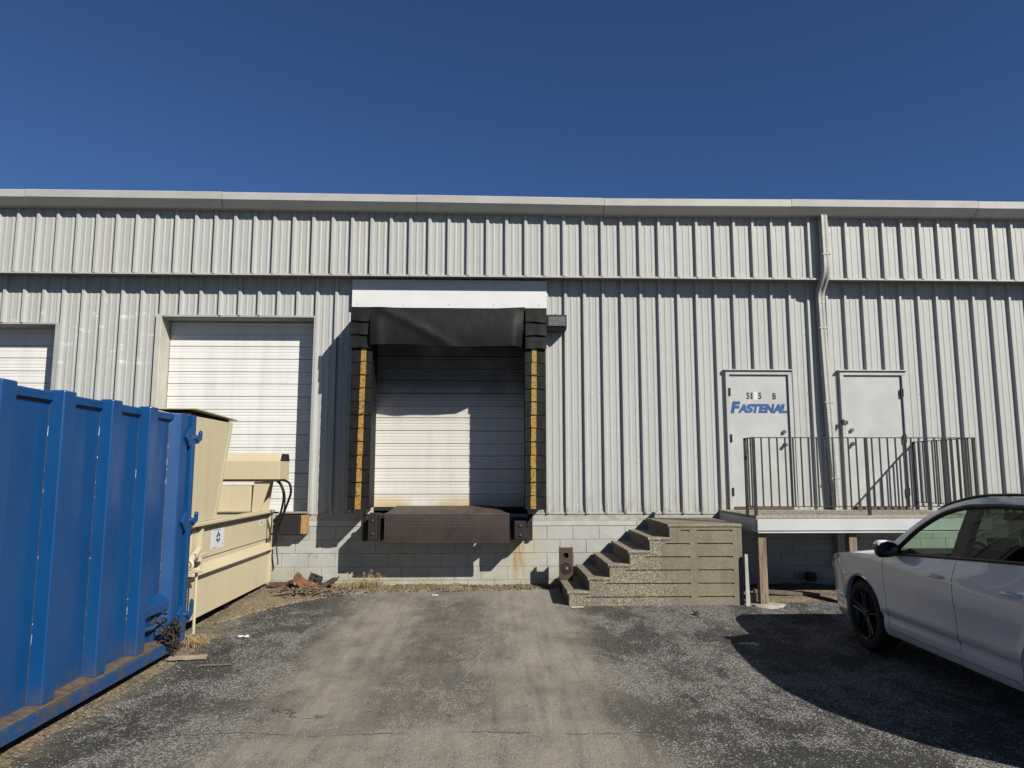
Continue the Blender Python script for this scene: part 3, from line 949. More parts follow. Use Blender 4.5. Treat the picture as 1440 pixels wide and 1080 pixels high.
t = bumper(.365, .545, .86, 1.13, -.56, -.31, 'short black rubber bumper right of the rusty dock leveller lip')
MB().box((.335, -.31, .84), (.575, .0, 1.16)).build('bracket', 'rust_dark', t)
t = bumper(-3.17, -2.86, .905, 1.205, -.20, -.03, 'worn black rubber bumper with wood backing beside the black hoses', bolts=())
MB().box((-2.855, -.17, .915), (-2.765, -.005, 1.20)).build('wood_block', 'orange_wood', t, bevel=.006)
MB().box((-3.20, -.16, 1.222), (-2.77, -.005, 1.248)).build('top_board', 'scrap_wood', t, bevel=.004)

# ------------------------------------------------------------------ wall lamp
LP = thing('wall_lamp', (1.04, 0, 4.06), 'small dark bronze wall pack lamp right of the dock seal', 'lamp')
MB().prism([(-.31, 4.10), (-.31, 4.295), (-.05, 4.30), (-.05, 4.06), (-.22, 4.06)], 'x', .885, 1.20).build('housing', 'lamp_bronze', LP, bevel=.008)
MB().obox((1.042, -.316, 4.187), (.262, .012, .145), (0, 0, 0)).build('lens', 'lamp_glass', LP, bevel=.003)
for k in range(4): MB().box((.92, -.326, 4.133 + k * .035), (1.165, -.3225, 4.137 + k * .035)).build('lens_rib', 'lamp_glass', LP)
MB().box((.93, -.054, 4.08), (1.16, -.001, 4.27)).build('mounting_plate', 'lamp_bronze', LP)
MB().tube([(1.04, -.10, 4.30), (1.04, -.10, 4.345), (1.04, -.03, 4.36)], .010, 8).build('photocell', 'lamp_bronze', LP)

# ------------------------------------------------------------------ downspout
DP = thing('downspout', (5.45, 0, 1.2), 'pale corrugated downspout between the two entry doors', 'downspout')
def spout(path, wx, wy):
    m = MB(); rings = []
    for (x, y, z, ang) in path:
        ring = []
        for k in range(28):
            a = 2 * math.pi * k / 28
            cx_, cy_ = math.cos(a), math.sin(a)
            sq = max(abs(cx_), abs(cy_)); px, py = cx_ / sq * wx / 2, cy_ / sq * wy / 2
            px += .004 * math.sin(k * math.pi) ; 
            q = .0045 * (1 if k % 4 < 2 else -1)
            px -= q * cx_; py -= q * cy_
            ring.append((x + px, y + py * math.cos(ang), z + py * math.sin(ang)))
        rings.append(ring + [ring[0]])
    return m.grid(rings)
W_, Dp_ = .112, .085
spout([(5.345, -.335, 5.955, 0), (5.347, -.335, 5.6, 0), (5.352, -.335, 5.20, 0)], W_, Dp_).build('upper_pipe', 'downspout_paint', DP, smooth=True)
spout([(5.352, -.335, 5.22, 0), (5.352, -.335, 5.12, 0), (5.352, -.325, 5.05, R(15)), (5.35, -.30, 4.97, R(32)), (5.348, -.22, 4.87, R(42)), (5.345, -.14, 4.78, R(34)), (5.345, -.10, 4.70, R(14)), (5.345, -.092, 4.62, 0), (5.346, -.092, 4.55, 0)], W_ + .008, Dp_ + .006).build('elbow', 'downspout_paint', DP, smooth=True)
spout([(5.346, -.092, 4.60, 0), (5.36, -.092, 3.9, 0), (5.375, -.092, 3.2, 0), (5.405, -.092, 2.2, 0), (5.44, -.092, 1.30, 0), (5.445, -.092, .35, 0)], W_, Dp_).build('lower_pipe', 'downspout_paint', DP, smooth=True)
for zz, xx, yy in ((4.15, 5.355, -.092), (2.95, 5.383, -.092), (1.75, 5.42, -.092), (5.3, 5.351, -.335)):
    MB().box((xx - .066, yy - .050, zz - .012), (xx + .066, yy + .040, zz + .012)).build('strap', 'downspout_paint', DP)

# ------------------------------------------------------------------ precast stair
ST = thing('precast_stair', (2.2, -.7, .07), 'tan exposed aggregate precast concrete stair with six steps', 'stairs')
RI, RU, SX, Z0 = .1765, .2764, 1.054, .0845
YF, YB = -1.40, -.04
def TZ(i): return Z0 + RI * i
poly = [(SX + .022, .0)]
for i in range(6):
    poly.append((SX + .022 + i * RU, TZ(i + 1) - .044))
    if i < 5: poly.append((SX + .022 + (i + 1) * RU, TZ(i + 1) - .044))
XE = 3.447
poly += [(XE, TZ(6) - .044), (XE, .0)]
MB().prism(poly, 'y', YF + .018, YB).build('core', 'exposed_aggregate', ST, bevel=.004)
def rough_slab(x0, x1, z0, z1, y0, y1, seed):
    """a tread slab with a chipped, uneven front edge"""
    n = 14; rows = []
    for i in range(n + 1):
        u = i / n; x = x0 + (x1 - x0) * u
        j1 = .010 * (vnoise(u * 9 + seed, seed * 3.1) - .5); j2 = .012 * (vnoise(u * 11 + seed * 2, 7.7) - .5)
        rows.append([(x, y1, z1), (x, y0 + .018, z1), (x, y0 + .004 + j1, z1 - .010), (x, y0 + j1, z1 - .022 + j2 * .5), (x, y0 + .006 + j1, z0 + .004 + j2), (x, y0 + .022, z0), (x, y1, z0), (x, y1, z1)])
    m = MB().grid(rows)
    m.add(rows[0][:-1], [tuple(range(7))]); m.add(rows[-1][:-1], [tuple(range(7))])
    return m
for i in range(6):
    x0 = SX + i * RU; x1 = SX + (i + 1) * RU + .02 if i < 5 else XE + .006
    rough_slab(x0, x1, TZ(i + 1) - .044, TZ(i + 1), YF - .012, YB + .01, i).build('tread', 'exposed_aggregate', ST)
def stepx(z):     # left end of the side face at height z
    for i in range(6):
        if z < TZ(i + 1) - .03: return SX + .022 + i * RU
    return SX + .022 + 5 * RU
jz = [.100 + .176 * k + .075 for k in range(6)]
edges = [0.05] + jz + [TZ(6) - .046]
XA, XB_, XC = 2.731, 2.832, 3.322
for a, b in zip(edges[:-1], edges[1:]):
    lo, hi = a + (.012 if a > .06 else 0), b - (.012 if b in jz else 0)
    zs = sorted({lo, hi} | {TZ(i + 1) - .044 for i in range(6) if lo < TZ(i + 1) - .044 < hi})
    for q0, q1 in zip(zs[:-1], zs[1:]):
        xl = stepx((q0 + q1) / 2)
        MB().box((xl, YF + .001, q0), (XA, YF + .017, q1)).build('face_panel', 'exposed_aggregate', ST)
    MB().box((XB_, YF + .001, lo), (XC, YF + .017, hi)).build('face_panel', 'exposed_aggregate', ST)
for b in jz:      # the joints stop short at the left: fill the first stretch
    xl = stepx(b)
    MB().box((xl, YF + .0012, b - .0122), (min(xl + .22, XA - .12), YF + .017, b + .0122)).build('joint_fill', 'exposed_aggregate', ST)
MB().box((XA, YF + .0005, .05), (XB_, YF + .017, TZ(6) - .046)).build('pilaster', 'exposed_aggregate', ST)
MB().box((XC, YF + .0005, .05), (XE + .002, YF + .017, TZ(6) - .046)).build('pilaster', 'exposed_aggregate', ST)

# rusty steel plate standing by the lowest step
def plate_with_holes(x0, x1, z0, z1, y0, y1, holes):
    m = MB()
    zc = [z0] + [h[1] - (x1 - x0) / 2 for h in []]
    cells = []; z = z0
    for hx, hz, r in holes:
        cells.append((z, hz - .095, None)); cells.append((hz - .095, hz + .095, (hx, hz, r))); z = hz + .095
    cells.append((z, z1, None))
    for a, b, h in cells:
        if h is None: m.box((x0, y0, a), (x1, y1, b)); continue
        hx, hz, r = h; N = 32; ring_o, ring_i = [], []
        for k in range(N):
            an = 2 * math.pi * k / N; ca, sa = math.cos(an), math.sin(an)
            sc = min((x1 - hx if ca > 0 else hx - x0) / max(abs(ca), 1e-6), (b - hz if sa > 0 else hz - a) / max(abs(sa), 1e-6))
            ring_o.append((hx + ca * sc, hz + sa * sc)); ring_i.append((hx + ca * r, hz + sa * r))
        vs = [(p[0], y0, p[1]) for p in ring_o] + [(p[0], y0, p[1]) for p in ring_i] + [(p[0], y1, p[1]) for p in ring_o] + [(p[0], y1, p[1]) for p in ring_i]
        fs = []
        for k in range(N):
            j = (k + 1) % N
            fs += [(k, j, N + j, N + k), (2 * N + k, 3 * N + k, 3 * N + j, 2 * N + j), (N + k, N + j, 3 * N + j, 3 * N + k), (k, 2 * N + k, 2 * N + j, j)]
        m.add(vs, fs)
    return m
SP = thing('steel_plate', (1.14, -.42, .08), 'brown rusty steel bumper plate with two holes beside the lowest step', 'steel plate')
plate_with_holes(1.045, 1.243, .05, .735, -.44, -.425, [(1.140, .43, .042), (1.140, .62, .040)]).build('plate', 'rust_brown', SP)
MB().box((1.045, -.424, .05), (1.058, -.345, .735)).box((1.230, -.424, .05), (1.243, -.345, .735)).build('flange', 'rust_brown', SP)
MB().lathe([(.028, -.004), (.085, -.003), (.088, .0)], (1.140, -.441, .43), 'y', 28).build('washer', 'rust_dark', SP)
MB().lathe([(0, -.018), (.016, -.016), (.026, -.006), (.028, 0)], (1.146, -.443, .43), 'y', 18).build('bolt', 'bolt_steel', SP, smooth=True)
MB().box((1.06, -.40, .30), (1.228, -.385, .70)).build('backing', 'dark_void', SP)

# ------------------------------------------------------------------ platform
PF = thing('entry_platform', (5.2, -.75, .05), 'raised wooden entry platform with white metal fascia on wooden posts', 'platform')
def px0(y): return 3.60 + .022 * (-y / 1.5)
XRP, YFP = 6.86, -1.50
nb = 11; bw = 1.498 / nb
for i in range(nb):
    ya, yb = YFP + i * bw, YFP + (i + 1) * bw - .005
    MB().prism([(px0(ya), ya), (XRP, ya), (XRP, yb), (px0(yb), yb)], 'z', 1.224 + random.uniform(0, .003), 1.260 + random.uniform(-.003, .003)).build('deck_board', 'deck_wood', PF)
MB().box((3.627, YFP - .026, 1.062), (XRP + .01, YFP - .002, 1.220)).build('fascia', 'platform_metal', PF, bevel=.004)
MB().box((3.627, YFP - .040, 1.030), (XRP + .01, YFP + .03, 1.050)).build('fascia_lip', 'platform_metal', PF, bevel=.003)
MB().prism([(px0(YFP) - .003, YFP), (px0(YFP) + .022, YFP), (px0(0) + .022, -.01), (px0(0) - .003, -.01)], 'z', 1.04, 1.222).build('side_beam', 'platform_metal', PF)
for ya in (YFP + .04, -.80, -.06):
    MB().box((3.65, ya, 1.04), (XRP - .02, ya + .04, 1.215)).build('joist', 'old_wood', PF)
for xx in (3.705, 4.955, 6.62):
    MB().prism([(xx - .058, -1.470), (xx + .056, -1.470), (xx + .058, -1.365), (xx - .056, -1.365)], 'z', .03, 1.045).build('post', 'post_wood', PF, bevel=.006)
    if xx < 4:
        rows = []
        for i in range(24):
            a = 2 * math.pi * i / 23
            row = [(xx + .05, -1.42, .085)]
            for rr_, zz in ((.10, .088), (.17, .082), (.23 + .05 * math.sin(3 * a) + .03 * math.sin(7 * a), .045)):
                row.append((xx + .05 + rr_ * 1.25 * math.cos(a), -1.42 + rr_ * math.sin(a), zz))
            rows.append(row)
        MB().grid(rows).build('footing', 'concrete_footing', PF, smooth=True)
# ------------------------------------------------------------------ iron guard rail
GR = thing('iron_railing', (5.2, -1.47, 1.26), 'black iron railing with thin balusters around the entry platform', 'railing')
ZT, ZBm, ZD = 2.322, 1.380, 1.26
FL, FR_, BL, BR = (3.634, -1.475), (6.735, -1.475), (3.628, -1.17), (6.76, -.03)
for a, b in ((FL, FR_), (FL, BL), (FR_, BR)):
    e = .001 if b is not FR_ else 0
    MB().obox(((a[0] + b[0]) / 2, (a[1] + b[1]) / 2, ZT + e), ((Vector(a) - Vector(b)).length + .03, .036, .012), (0, 0, math.atan2(b[1] - a[1], b[0] - a[0]))).build('top_rail', 'iron_black', GR)
    MB().obox(((a[0] + b[0]) / 2, (a[1] + b[1]) / 2, ZBm + e), ((Vector(a) - Vector(b)).length, .026, .011), (0, 0, math.atan2(b[1] - a[1], b[0] - a[0]))).build('bottom_rail', 'iron_black', GR)
def post(x, y): MB().box((x - .018, y - .018, ZD - .02), (x + .018, y + .018, ZT)).build('post', 'iron_black', GR)
for q in (FL, FR_, BL, BR, (5.21, -1.475)): post(*q)
def balusters(a, b, step, skip=()):
    L = (Vector(b) - Vector(a)).length; n = int(round(L / step))
    for i in range(1, n):
        f = i / n
        x, y_ = a[0] + (b[0] - a[0]) * f, a[1] + (b[1] - a[1]) * f
        if any(abs(x - s) < .04 for s in skip): continue
        MB().box((x - .0085, y_ - .0085, ZBm), (x + .0085, y_ + .0085, ZT)).build('baluster', 'iron_black', GR)
balusters(FL, FR_, .1105, (5.21,))
balusters(FL, BL, .10)
balusters(FR_, BR, .125)
# ------------------------------------------------------------------ boards below the platform
o = MB().prism([(3.452, .06), (3.508, .06), (3.496, .745), (3.458, .745)], 'y', -1.47, -1.445).build('wooden_stake', 'white_plank'); tag(o, 'thin pale upright board between the stair and the platform post', 'board')
o = MB().box((3.53, -1.36, .05), (3.64, -1.28, .20)).build('concrete_piece', 'exposed_aggregate', bevel=.01); tag(o, 'low tan concrete lump behind the wooden platform post', 'concrete')
o = MB().obox((4.75, -.95, .125), (1.9, .14, .04), (0, R(1.5), R(-9))).build('loose_board', 'old_wood'); tag(o, 'long grey board lying on the dirt under the platform', 'board')
o = MB().obox((4.95, -.12, .25), (.18, .12, .14), (0, R(8), 0)).build('dark_lump', 'charred', bevel=.05, seg=3); tag(o, 'dark rounded lump against the block wall under the platform', 'debris')
# ------------------------------------------------------------------ blue roll-off container
CX0, CXP, CXR, CXL = -5.55, -3.265, -3.16, -3.112      # far side, panel plane, rib face, rail face
CZ0, CZT = .215, 2.45
CY0, CY1 = -9.6, -3.53
RC = thing('roll_off_container', (-4.3, -6.5, 0), 'tall blue ribbed steel roll-off container on the left', 'container')
# side panels between ribs, each a sheet of its own
ribs = [-9.3 + .0, -8.61, -7.92, -7.21, -6.52, -5.83, -5.14, -4.475]
RW = .155         # outer width of a rib
SL = .018         # slanted flank
ys = [CY0] + ribs + [-3.80]
for i in range(len(ribs)):
    y0 = ribs[i] + RW + SL - .01; y1 = (ribs[i + 1] - SL + .01) if i + 1 < len(ribs) else -3.86
    n = 8
    rows = []
    for k in range(n + 1):
        y_ = y0 + (y1 - y0) * k / n
        rows.append([(CXP + .010 * math.sin(math.pi * k / n) * math.sin(math.pi * j / 7) * (1 if i % 2 else -.7), y_, CZ0 + (CZT - .06 - CZ0) * j / 7) for j in range(8)])
    m = MB().grid(rows); m.grid([[(p[0] - .006, p[1], p[2]) for p in r_] for r_ in rows])
    sp = m.build('side_panel', 'container_blue', RC, smooth=True)
    # weld seam at the far edge and below the top rail
    MB().tube([(CXP + .004, y1 - .004, CZ0 + .02), (CXP + .004, y1 - .004, CZT - .10)], .0045, 6).build('weld_seam', 'seam_rust', sp)
    MB().tube([(CXP + .006, y0, CZT - .078), (CXP + .006, y1, CZT - .078)], .007, 6).build('weld_seam', 'seam_rust', sp)
    rr = random.Random(i * 5 + 1); m = MB()
    for q in range(7):
        z = rr.uniform(CZ0 + .1, CZT - .2); L_ = rr.choice((.008, .015, .03, .07))
        m.tube([(CXP + .0075, y1 - .006 + rr.uniform(-.004, .004), z), (CXP + .0075, y1 - .006, z + L_)], .0038, 5)
    tag(m.build('weld_bead', 'seam_pale', sp), kind='stuff')
for yr in ribs:
    MB().prism([(CXP - .004, yr - SL), (CXR, yr), (CXR, yr + RW), (CXP - .004, yr + RW + SL * .5)], 'z', CZ0 - .005, CZT + .012).build('rib', 'container_blue', RC, bevel=.012, seg=2)
MB().box((CXP - .09, CY0, CZT - .075), (CXP + .030, CY1 - .1, CZT - .004)).build('top_rail', 'container_blue', RC, bevel=.008)
MB().box((CX0, CY0, .30), (CX0 + .05, CY1, CZT)).build('far_side', 'container_blue', RC)
MB().box((CX0, CY0, CZT - .04), (CXP - .09, CY1 - .05, CZT - .01)).build('roof_sheet', 'container_blue', RC)
MB().box((CX0 + .06, CY0, .22), (CXP - .01, CY1 - .05, .30)).build('floor', 'rail_blue_worn', RC)
MB().box((CX0 + .05, CY0, .3), (CXP - .02, CY0 + .05, CZT - .04)).build('front_wall', 'container_blue', RC)
# bottom side rail with a dirty ledge
MB().box((CXP - .10, CY0, .105), (CXL, CY1 - .25, .205)).build('bottom_rail', 'rail_blue_worn', RC, bevel=.006)
rows = []
for k in range(120):
    y_ = CY0 + (CY1 - .27 - CY0) * k / 119
    rows.append([(CXP - .02, y_, .207 + .028 * vnoise(y_ * 7, 3)), (CXP + .06, y_, .207 + .020 * vnoise(y_ * 9, 5)), (CXL - .012 - .012 * vnoise(y_ * 11, 8), y_, .2065)])
MB().grid(rows).build('ledge_dirt', 'rail_dirt', RC, smooth=True)
# end frame: corner post, lower cross bar, hooks
EP = MB().prism([(CXP - .02, -3.86), (CXR - .01, -3.77), (CXR - .01, -3.61), (CXP - .02, -3.58)], 'z', .34, CZT + .005).build('corner_post', 'container_blue', RC, bevel=.010, seg=2)
EF = MB().box((CXP - .10, -3.565, .14), (CXR + .022, -3.485, CZT + .0)).build('end_flange', 'container_blue', RC, bevel=.006)
MB().box((CX0, -3.565, CZT - .10), (CXP - .11, -3.485, CZT - .005)).box((CX0, -3.565, .15), (CXP - .11, -3.485, .28)).build('end_frame', 'container_blue', RC)
MB().prism([(CXP - .03, .70), (CXR - .03, .58), (CXR - .03, .50), (CXP - .03, .48)], 'y', -4.30, -3.79).build('sloped_bar', 'container_blue', RC, bevel=.006)
MB().box((CXP - .06, -4.28, .22), (CXP - .045, -3.60, .50)).build('recess_plate', 'container_blue', RC)
MB().box((CXP - .03, -3.98, .22), (CXP + .02, -3.92, .50)).build('recess_post', 'rail_blue_worn', RC)
MB().tube([(CXP + .05, -4.28, .395), (CXP + .055, -4.1, .375), (CXP + .055, -3.95, .40), (CXP + .06, -3.74, .42)], [.018, .022, .022, .018], 8).build('bent_bar', 'rail_blue_worn', RC, smooth=True)
def hook(z, s, name='latch_hook'):
    T = MB().prism([(-3.60, z - .06 * s), (-3.40, z - .07 * s), (-3.30, z - .02 * s), (-3.29, z + .075 * s), (-3.315, z + .10 * s), (-3.345, z + .07 * s), (-3.345, z + .015 * s), (-3.40, z - .005 * s), (-3.60, z + .04 * s)], 'x', CXR - .012, CXR + .018).build(name, 'container_blue', RC, bevel=.006)
    MB().obox((CXR + .004, -3.60, z + .0), (.03, .15, .15), (R(45), 0, 0)).build('latch_plate', 'container_blue', RC, bevel=.006)
    MB().lathe([(0, .035), (.028, .035), (.032, .0)], (CXR + .015, -3.47, z), 'x', 14).build('latch_pin', 'container_blue', RC, smooth=True)
hook(2.215, .9); hook(1.345, .9); hook(.385, 1.35)
MB().box((CXP - .02, -3.86, .12), (CXR + .02, -3.57, .335)).build('corner_foot', 'rail_blue_worn', RC, bevel=.01)
# floor rollers and runners
for yy in (-4.35, -8.9):
    MB().lathe([(0, -.09), (.10, -.09), (.105, -.07), (.105, .07), (.10, .09), (0, .09)], (-3.36, yy, .108), 'x', 24).build('roller', 'rust_dark', RC, smooth=True)
for xx in (-4.75, -4.05): MB().box((xx, CY0, .02), (xx + .12, CY1, .219)).build('runner', 'rust_dark', RC)

# chain heaped on the rail end
def link(mb, c, rx, ry, rz, L=.034, r=.0068):
    m = Matrix.Translation(c) @ Matrix.Rotation(rz, 4, 'Z') @ Matrix.Rotation(ry, 4, 'Y') @ Matrix.Rotation(rx, 4, 'X')
    pts = []
    for k in range(13):
        a = 2 * math.pi * k / 12
        pts.append(m @ Vector((L * math.cos(a), L * .62 * math.sin(a), 0)))
    mb.tube(pts, r, 5, cap=False)
mb = MB(); rr = random.Random(4)
for k in range(60):
    f = k / 59
    link(mb, Vector((CXL + .012 + rr.uniform(-.07, .03), -3.98 + .27 * rr.random(), .25 + rr.uniform(-.13, .10))), rr.uniform(0, 3), rr.uniform(0, 3), rr.uniform(0, 3))
for k in range(14):
    f = k / 13
    link(mb, Vector((CXL + .02, -4.12 + .30 * f, .52 - .27 * math.sin(math.pi * f) - .1 * f)), (k % 2) * 1.5, .5, 1.3)
o = mb.build('chain', 'chain_iron', smooth=True); tag(o, 'rusty chain hanging at the lower end of the blue container', 'chain')

# ------------------------------------------------------------------ tan compactor
CP = thing('trash_compactor', (-4.2, -1.8, .1), 'tan steel trash compactor with hopper between container and wall', 'compactor')
KX = -3.315
# body: lower box and upper box, with a ledge between
MB().box((-5.2, -3.30, .26), (KX - .03, -.17, 1.25)).build('body', 'compactor_tan', CP, bevel=.006)
MB().box((KX - .05, -3.30, .205), (KX - .004, -.17, .690)).build('lower_panel', 'compactor_tan', CP, bevel=.006)
MB().prism([(KX - .03, .80), (KX - .03, .700), (KX + .070, .700), (KX + .070, .716)], 'y', -3.05, -.19).build('ledge', 'compactor_tan', CP, bevel=.003)
MB().box((KX - .036, -2.98, .860), (KX - .012, -.22, 1.19)).build('upper_panel', 'compactor_tan', CP, bevel=.004)
MB().box((KX - .08, -3.30, 1.245), (KX + .075, -.14, 1.285)).build('top_flange', 'compactor_tan', CP, bevel=.006)
for yy in (-3.18, -2.78, -.185):
    MB().box((KX - .028, yy - .03, .722 if yy > -2 else .722), (KX + .03, yy + .03, 1.243)).build('stiffener', 'compactor_tan', CP, bevel=.004)
MB().box((KX - .02, -.165, .205), (KX + .03, -.115, 1.243)).build('corner_angle', 'compactor_tan', CP, bevel=.004)
MB().box((KX - .02, -3.36, .205), (KX + .03, -3.30, 1.243)).build('corner_angle', 'compactor_tan', CP, bevel=.004)
for yy in (-3.1, -1.55, -.4):
    MB().box((KX - .30, yy - .08, .05), (KX - .10, yy + .08, .262)).build('foot', 'rust_dark', CP)
# hopper with sloping rear, open lid lip
MB().prism([(-3.28, 1.285), (-2.36, 1.285), (-1.93, 2.475), (-3.28, 2.475)], 'x', -5.0, KX + .01).build('hopper', 'compactor_tan', CP, bevel=.006)
for z0, z1, in ((1.30, 2.46),):
    MB().prism([(-2.43, 1.287), (-2.37, 1.287), (-1.955, 2.44), (-2.02, 2.44)], 'x', KX + .011, KX + .016).build('hopper_flange', 'compactor_tan', CP)
MB().prism([(-3.20, 2.545), (-1.88, 2.508), (-1.88, 2.524), (-3.20, 2.562)], 'x', -3.72, KX + .05).build('hopper_lid', 'compactor_tan', CP, bevel=.004)
MB().box((-4.95, -3.2, 2.476), (KX - .02, -2.0, 2.505)).build('hopper_throat', 'dark_void', CP)
# power unit box carried on a bracket
PB = MB().prism([(-.90, 1.745), (-.90, 2.005), (-.83, 2.115), (-.48, 2.115), (-.42, 2.005), (-.42, 1.745)], 'x', -4.6, -2.985).build('power_box', 'compactor_tan', CP, bevel=.005)
MB().prism([(-.895, 2.01), (-.828, 2.112), (-.482, 2.112), (-.425, 2.01)], 'x', -2.984, -2.980).build('end_vent', 'rust_dark', PB)
MB().box((-4.55, -.86, 1.715), (-3.02, -.46, 1.742)).build('box_tray', 'compactor_shade_tan', CP)
MB().box((-4.6, -.84, 1.287), (-3.40, -.42, 1.66)).build('ram_housing', 'compactor_tan', CP, bevel=.006)
MB().prism([(-3.38, 1.287), (-3.26, 1.287), (-3.13, 1.712), (-3.36, 1.712)], 'y', -.83, -.815).build('bracket', 'compactor_tan', CP)
MB().prism([(-3.38, 1.287), (-3.26, 1.287), (-3.20, 1.712), (-3.36, 1.712)], 'y', -.46, -.445).build('bracket', 'compactor_tan', CP)
# hydraulic hoses from the box to the wall side
def arc(pts, n=24):
    pts = [Vector(p) for p in pts]; out = []
    pts = [pts[0]] + pts + [pts[-1]]
    for i in range(1, len(pts) - 2):
        p0, p1, p2, p3 = pts[i - 1], pts[i], pts[i + 1], pts[i + 2]
        for k in range(n):
            t_ = k / n
            out.append(.5 * ((2 * p1) + (p2 - p0) * t_ + (2 * p0 - 5 * p1 + 4 * p2 - p3) * t_ ** 2 + (3 * p1 - p0 - 3 * p2 + p3) * t_ ** 3))
    out.append(pts[-2]); return out
MB().tube(arc([(-3.12, -.62, 1.735), (-3.03, -.66, 1.66), (-2.99, -.64, 1.50), (-3.05, -.55, 1.25), (-3.16, -.42, 1.0), (-3.24, -.30, .93)]), .017, 8).build('hose', 'hose_black', CP, smooth=True)
MB().tube(arc([(-3.05, -.56, 1.74), (-2.93, -.60, 1.69), (-2.90, -.60, 1.55), (-2.98, -.52, 1.35), (-3.10, -.42, 1.08), (-3.22, -.26, .91)]), .018, 8).build('hose', 'hose_black', CP, smooth=True)
MB().tube(arc([(-3.10, -.58, 1.735), (-3.02, -.61, 1.65), (-2.98, -.60, 1.48), (-3.03, -.50, 1.22), (-3.15, -.38, .97), (-3.22, -.28, .90)]), .011, 6).build('hose', 'hose_black', CP, smooth=True)
MB().tube(arc([(-3.24, -.10, 1.20), (-3.22, -.10, .80), (-3.215, -.10, .66), (-3.19, -.10, .50), (-3.205, -.10, .46)]), .010, 6).build('cable', 'cable_black', CP, smooth=True)
# stickers
st = MB().box((KX - .0118, -2.42, .925), (KX - .0095, -2.00, 1.165)).build('sticker', 'sticker_white', CP)
rr = random.Random(2)
m = MB()
for a, b in ((0, .072), (60, .055), (120, .055), (180, .04), (240, .055), (300, .055)):
    an = R(a); cy_, cz_ = -2.20 + .045 * math.sin(an), 1.055 + .045 * math.cos(an)
    m.add([(KX - .0085, cy_ + .026 * math.cos(q), cz_ + .020 * math.sin(q)) for q in [R(k * 60 + a) for k in range(6)]], [tuple(range(6))])
m.add([(KX - .0085, -2.20 + .015 * math.cos(R(k * 45)), 1.12 + .018 * math.sin(R(k * 45))) for k in range(8)], [tuple(range(8))])
m.build('sticker_mark', 'sticker_blue', st, fixn=False)
MB().box((KX - .0088, -2.38, .937), (KX - .0083, -2.24, .943)).box((KX - .0088, -2.06, .962), (KX - .0083, -2.035, .977)).box((KX - .0088, -2.35, 1.148), (KX - .0083, -2.12, 1.153)).build('sticker_mark', 'sticker_blue', st)
st = MB().box((KX - .0118, -.62, 1.08), (KX - .0095, -.42, 1.16)).build('sticker', 'sticker_white', CP)
for k in range(3): MB().box((KX - .0088, -.59, 1.10 + k * .017), (KX - .0083, -.46, 1.105 + k * .017)).build('sticker_mark', 'sticker_blue', st)
# turnbuckle clamp and its shelf at the container end
MB().obox((KX + .12, -3.30, .79), (.14, .34, .022), (R(-6), 0, 0)).build('clamp_shelf', 'compactor_tan', CP, bevel=.004)
MB().box((KX + .03, -3.44, .22), (KX + .055, -3.30, .79)).build('clamp_leg', 'compactor_tan', CP)
MB().tube([(KX + .13, -3.16, .12), (KX + .13, -3.16, .78)], .016, 8).build('clamp_rod', 'compactor_tan', CP)
MB().tube(arc([(KX + .12, -3.44, .86), (KX + .11, -3.28, .92), (KX + .09, -3.05, 1.0)]), .042, 12).build('turnbuckle', 'compactor_tan', CP, smooth=True)
MB().lathe([(.050, -.02), (.068, 0), (.050, .02), (.036, 0), (.050, -.02)], (KX + .13, -3.40, .875), 'y', 20).build('turnbuckle_ring', 'compactor_tan', CP, smooth=True)
MB().lathe([(.030, -.02), (.045, 0), (.030, .02), (.018, 0), (.030, -.02)], (KX + .13, -3.24, .93), 'y', 20).build('turnbuckle_ring', 'bolt_steel', CP, smooth=True)
MB().box((KX + .03, -3.10, .93), (KX + .15, -2.93, .96)).box((KX + .03, -3.02, .88), (KX + .055, -2.94, 1.02)).build('turnbuckle_lug', 'compactor_tan', CP, bevel=.004)

# ------------------------------------------------------------------ rubbish heap by the wall
def crumpled(name, mat, c, sx, sy, rot, seed, amp, label, cat='debris', thick=.006):
    rows = []; n = 8
    for i in range(n + 1):
        row = []
        for j in range(n + 1):
            u, v = i / n - .5, j / n - .5
            row.append(Vector((u * sx, v * sy, amp * (vnoise(u * 5 + seed, v * 5, seed) - .5) * 2 + amp * 1.2 * abs(u))))
        rows.append(row)
    m4 = Matrix.Translation(c) @ Matrix.Rotation(rot[2], 4, 'Z') @ Matrix.Rotation(rot[1], 4, 'Y') @ Matrix.Rotation(rot[0], 4, 'X')
    A = [[m4 @ p for p in r_] for r_ in rows]; Bq = [[m4 @ (p + Vector((0, 0, -thick))) for p in r_] for r_ in rows]
    m = MB().grid(A).grid(Bq)
    for e in ([r_[0] for r_ in A], [r_[0] for r_ in Bq]), ([r_[-1] for r_ in A], [r_[-1] for r_ in Bq]), (A[0], Bq[0]), (A[-1], Bq[-1]): m.grid([list(e[0]), list(e[1])])
    o = m.build(name, mat); tag(o, label, cat)
    return o
crumpled('rusty_sheet', 'rust_orange', (-2.66, -.52, .22), .42, .20, (R(38), R(38), R(20)), 3, .05, 'crumpled red-brown rusty metal sheet in the rubbish heap')
crumpled('rusty_sheet', 'rust_brown', (-2.42, -.30, .19), .40, .26, (R(20), R(-22), R(-12)), 8, .03, 'flat brown rusty sheet leaning at the right of the rubbish heap')
crumpled('cardboard_scrap', 'cardboard', (-2.52, -.62, .125), .30, .15, (R(20), R(6), R(-24)), 5, .02, 'pale tan board scrap lying in front of the rubbish heap')
crumpled('black_scrap', 'charred', (-2.60, -.20, .25), .20, .16, (R(70), R(20), R(12)), 6, .04, 'upright black plastic scrap at the back of the rubbish heap')
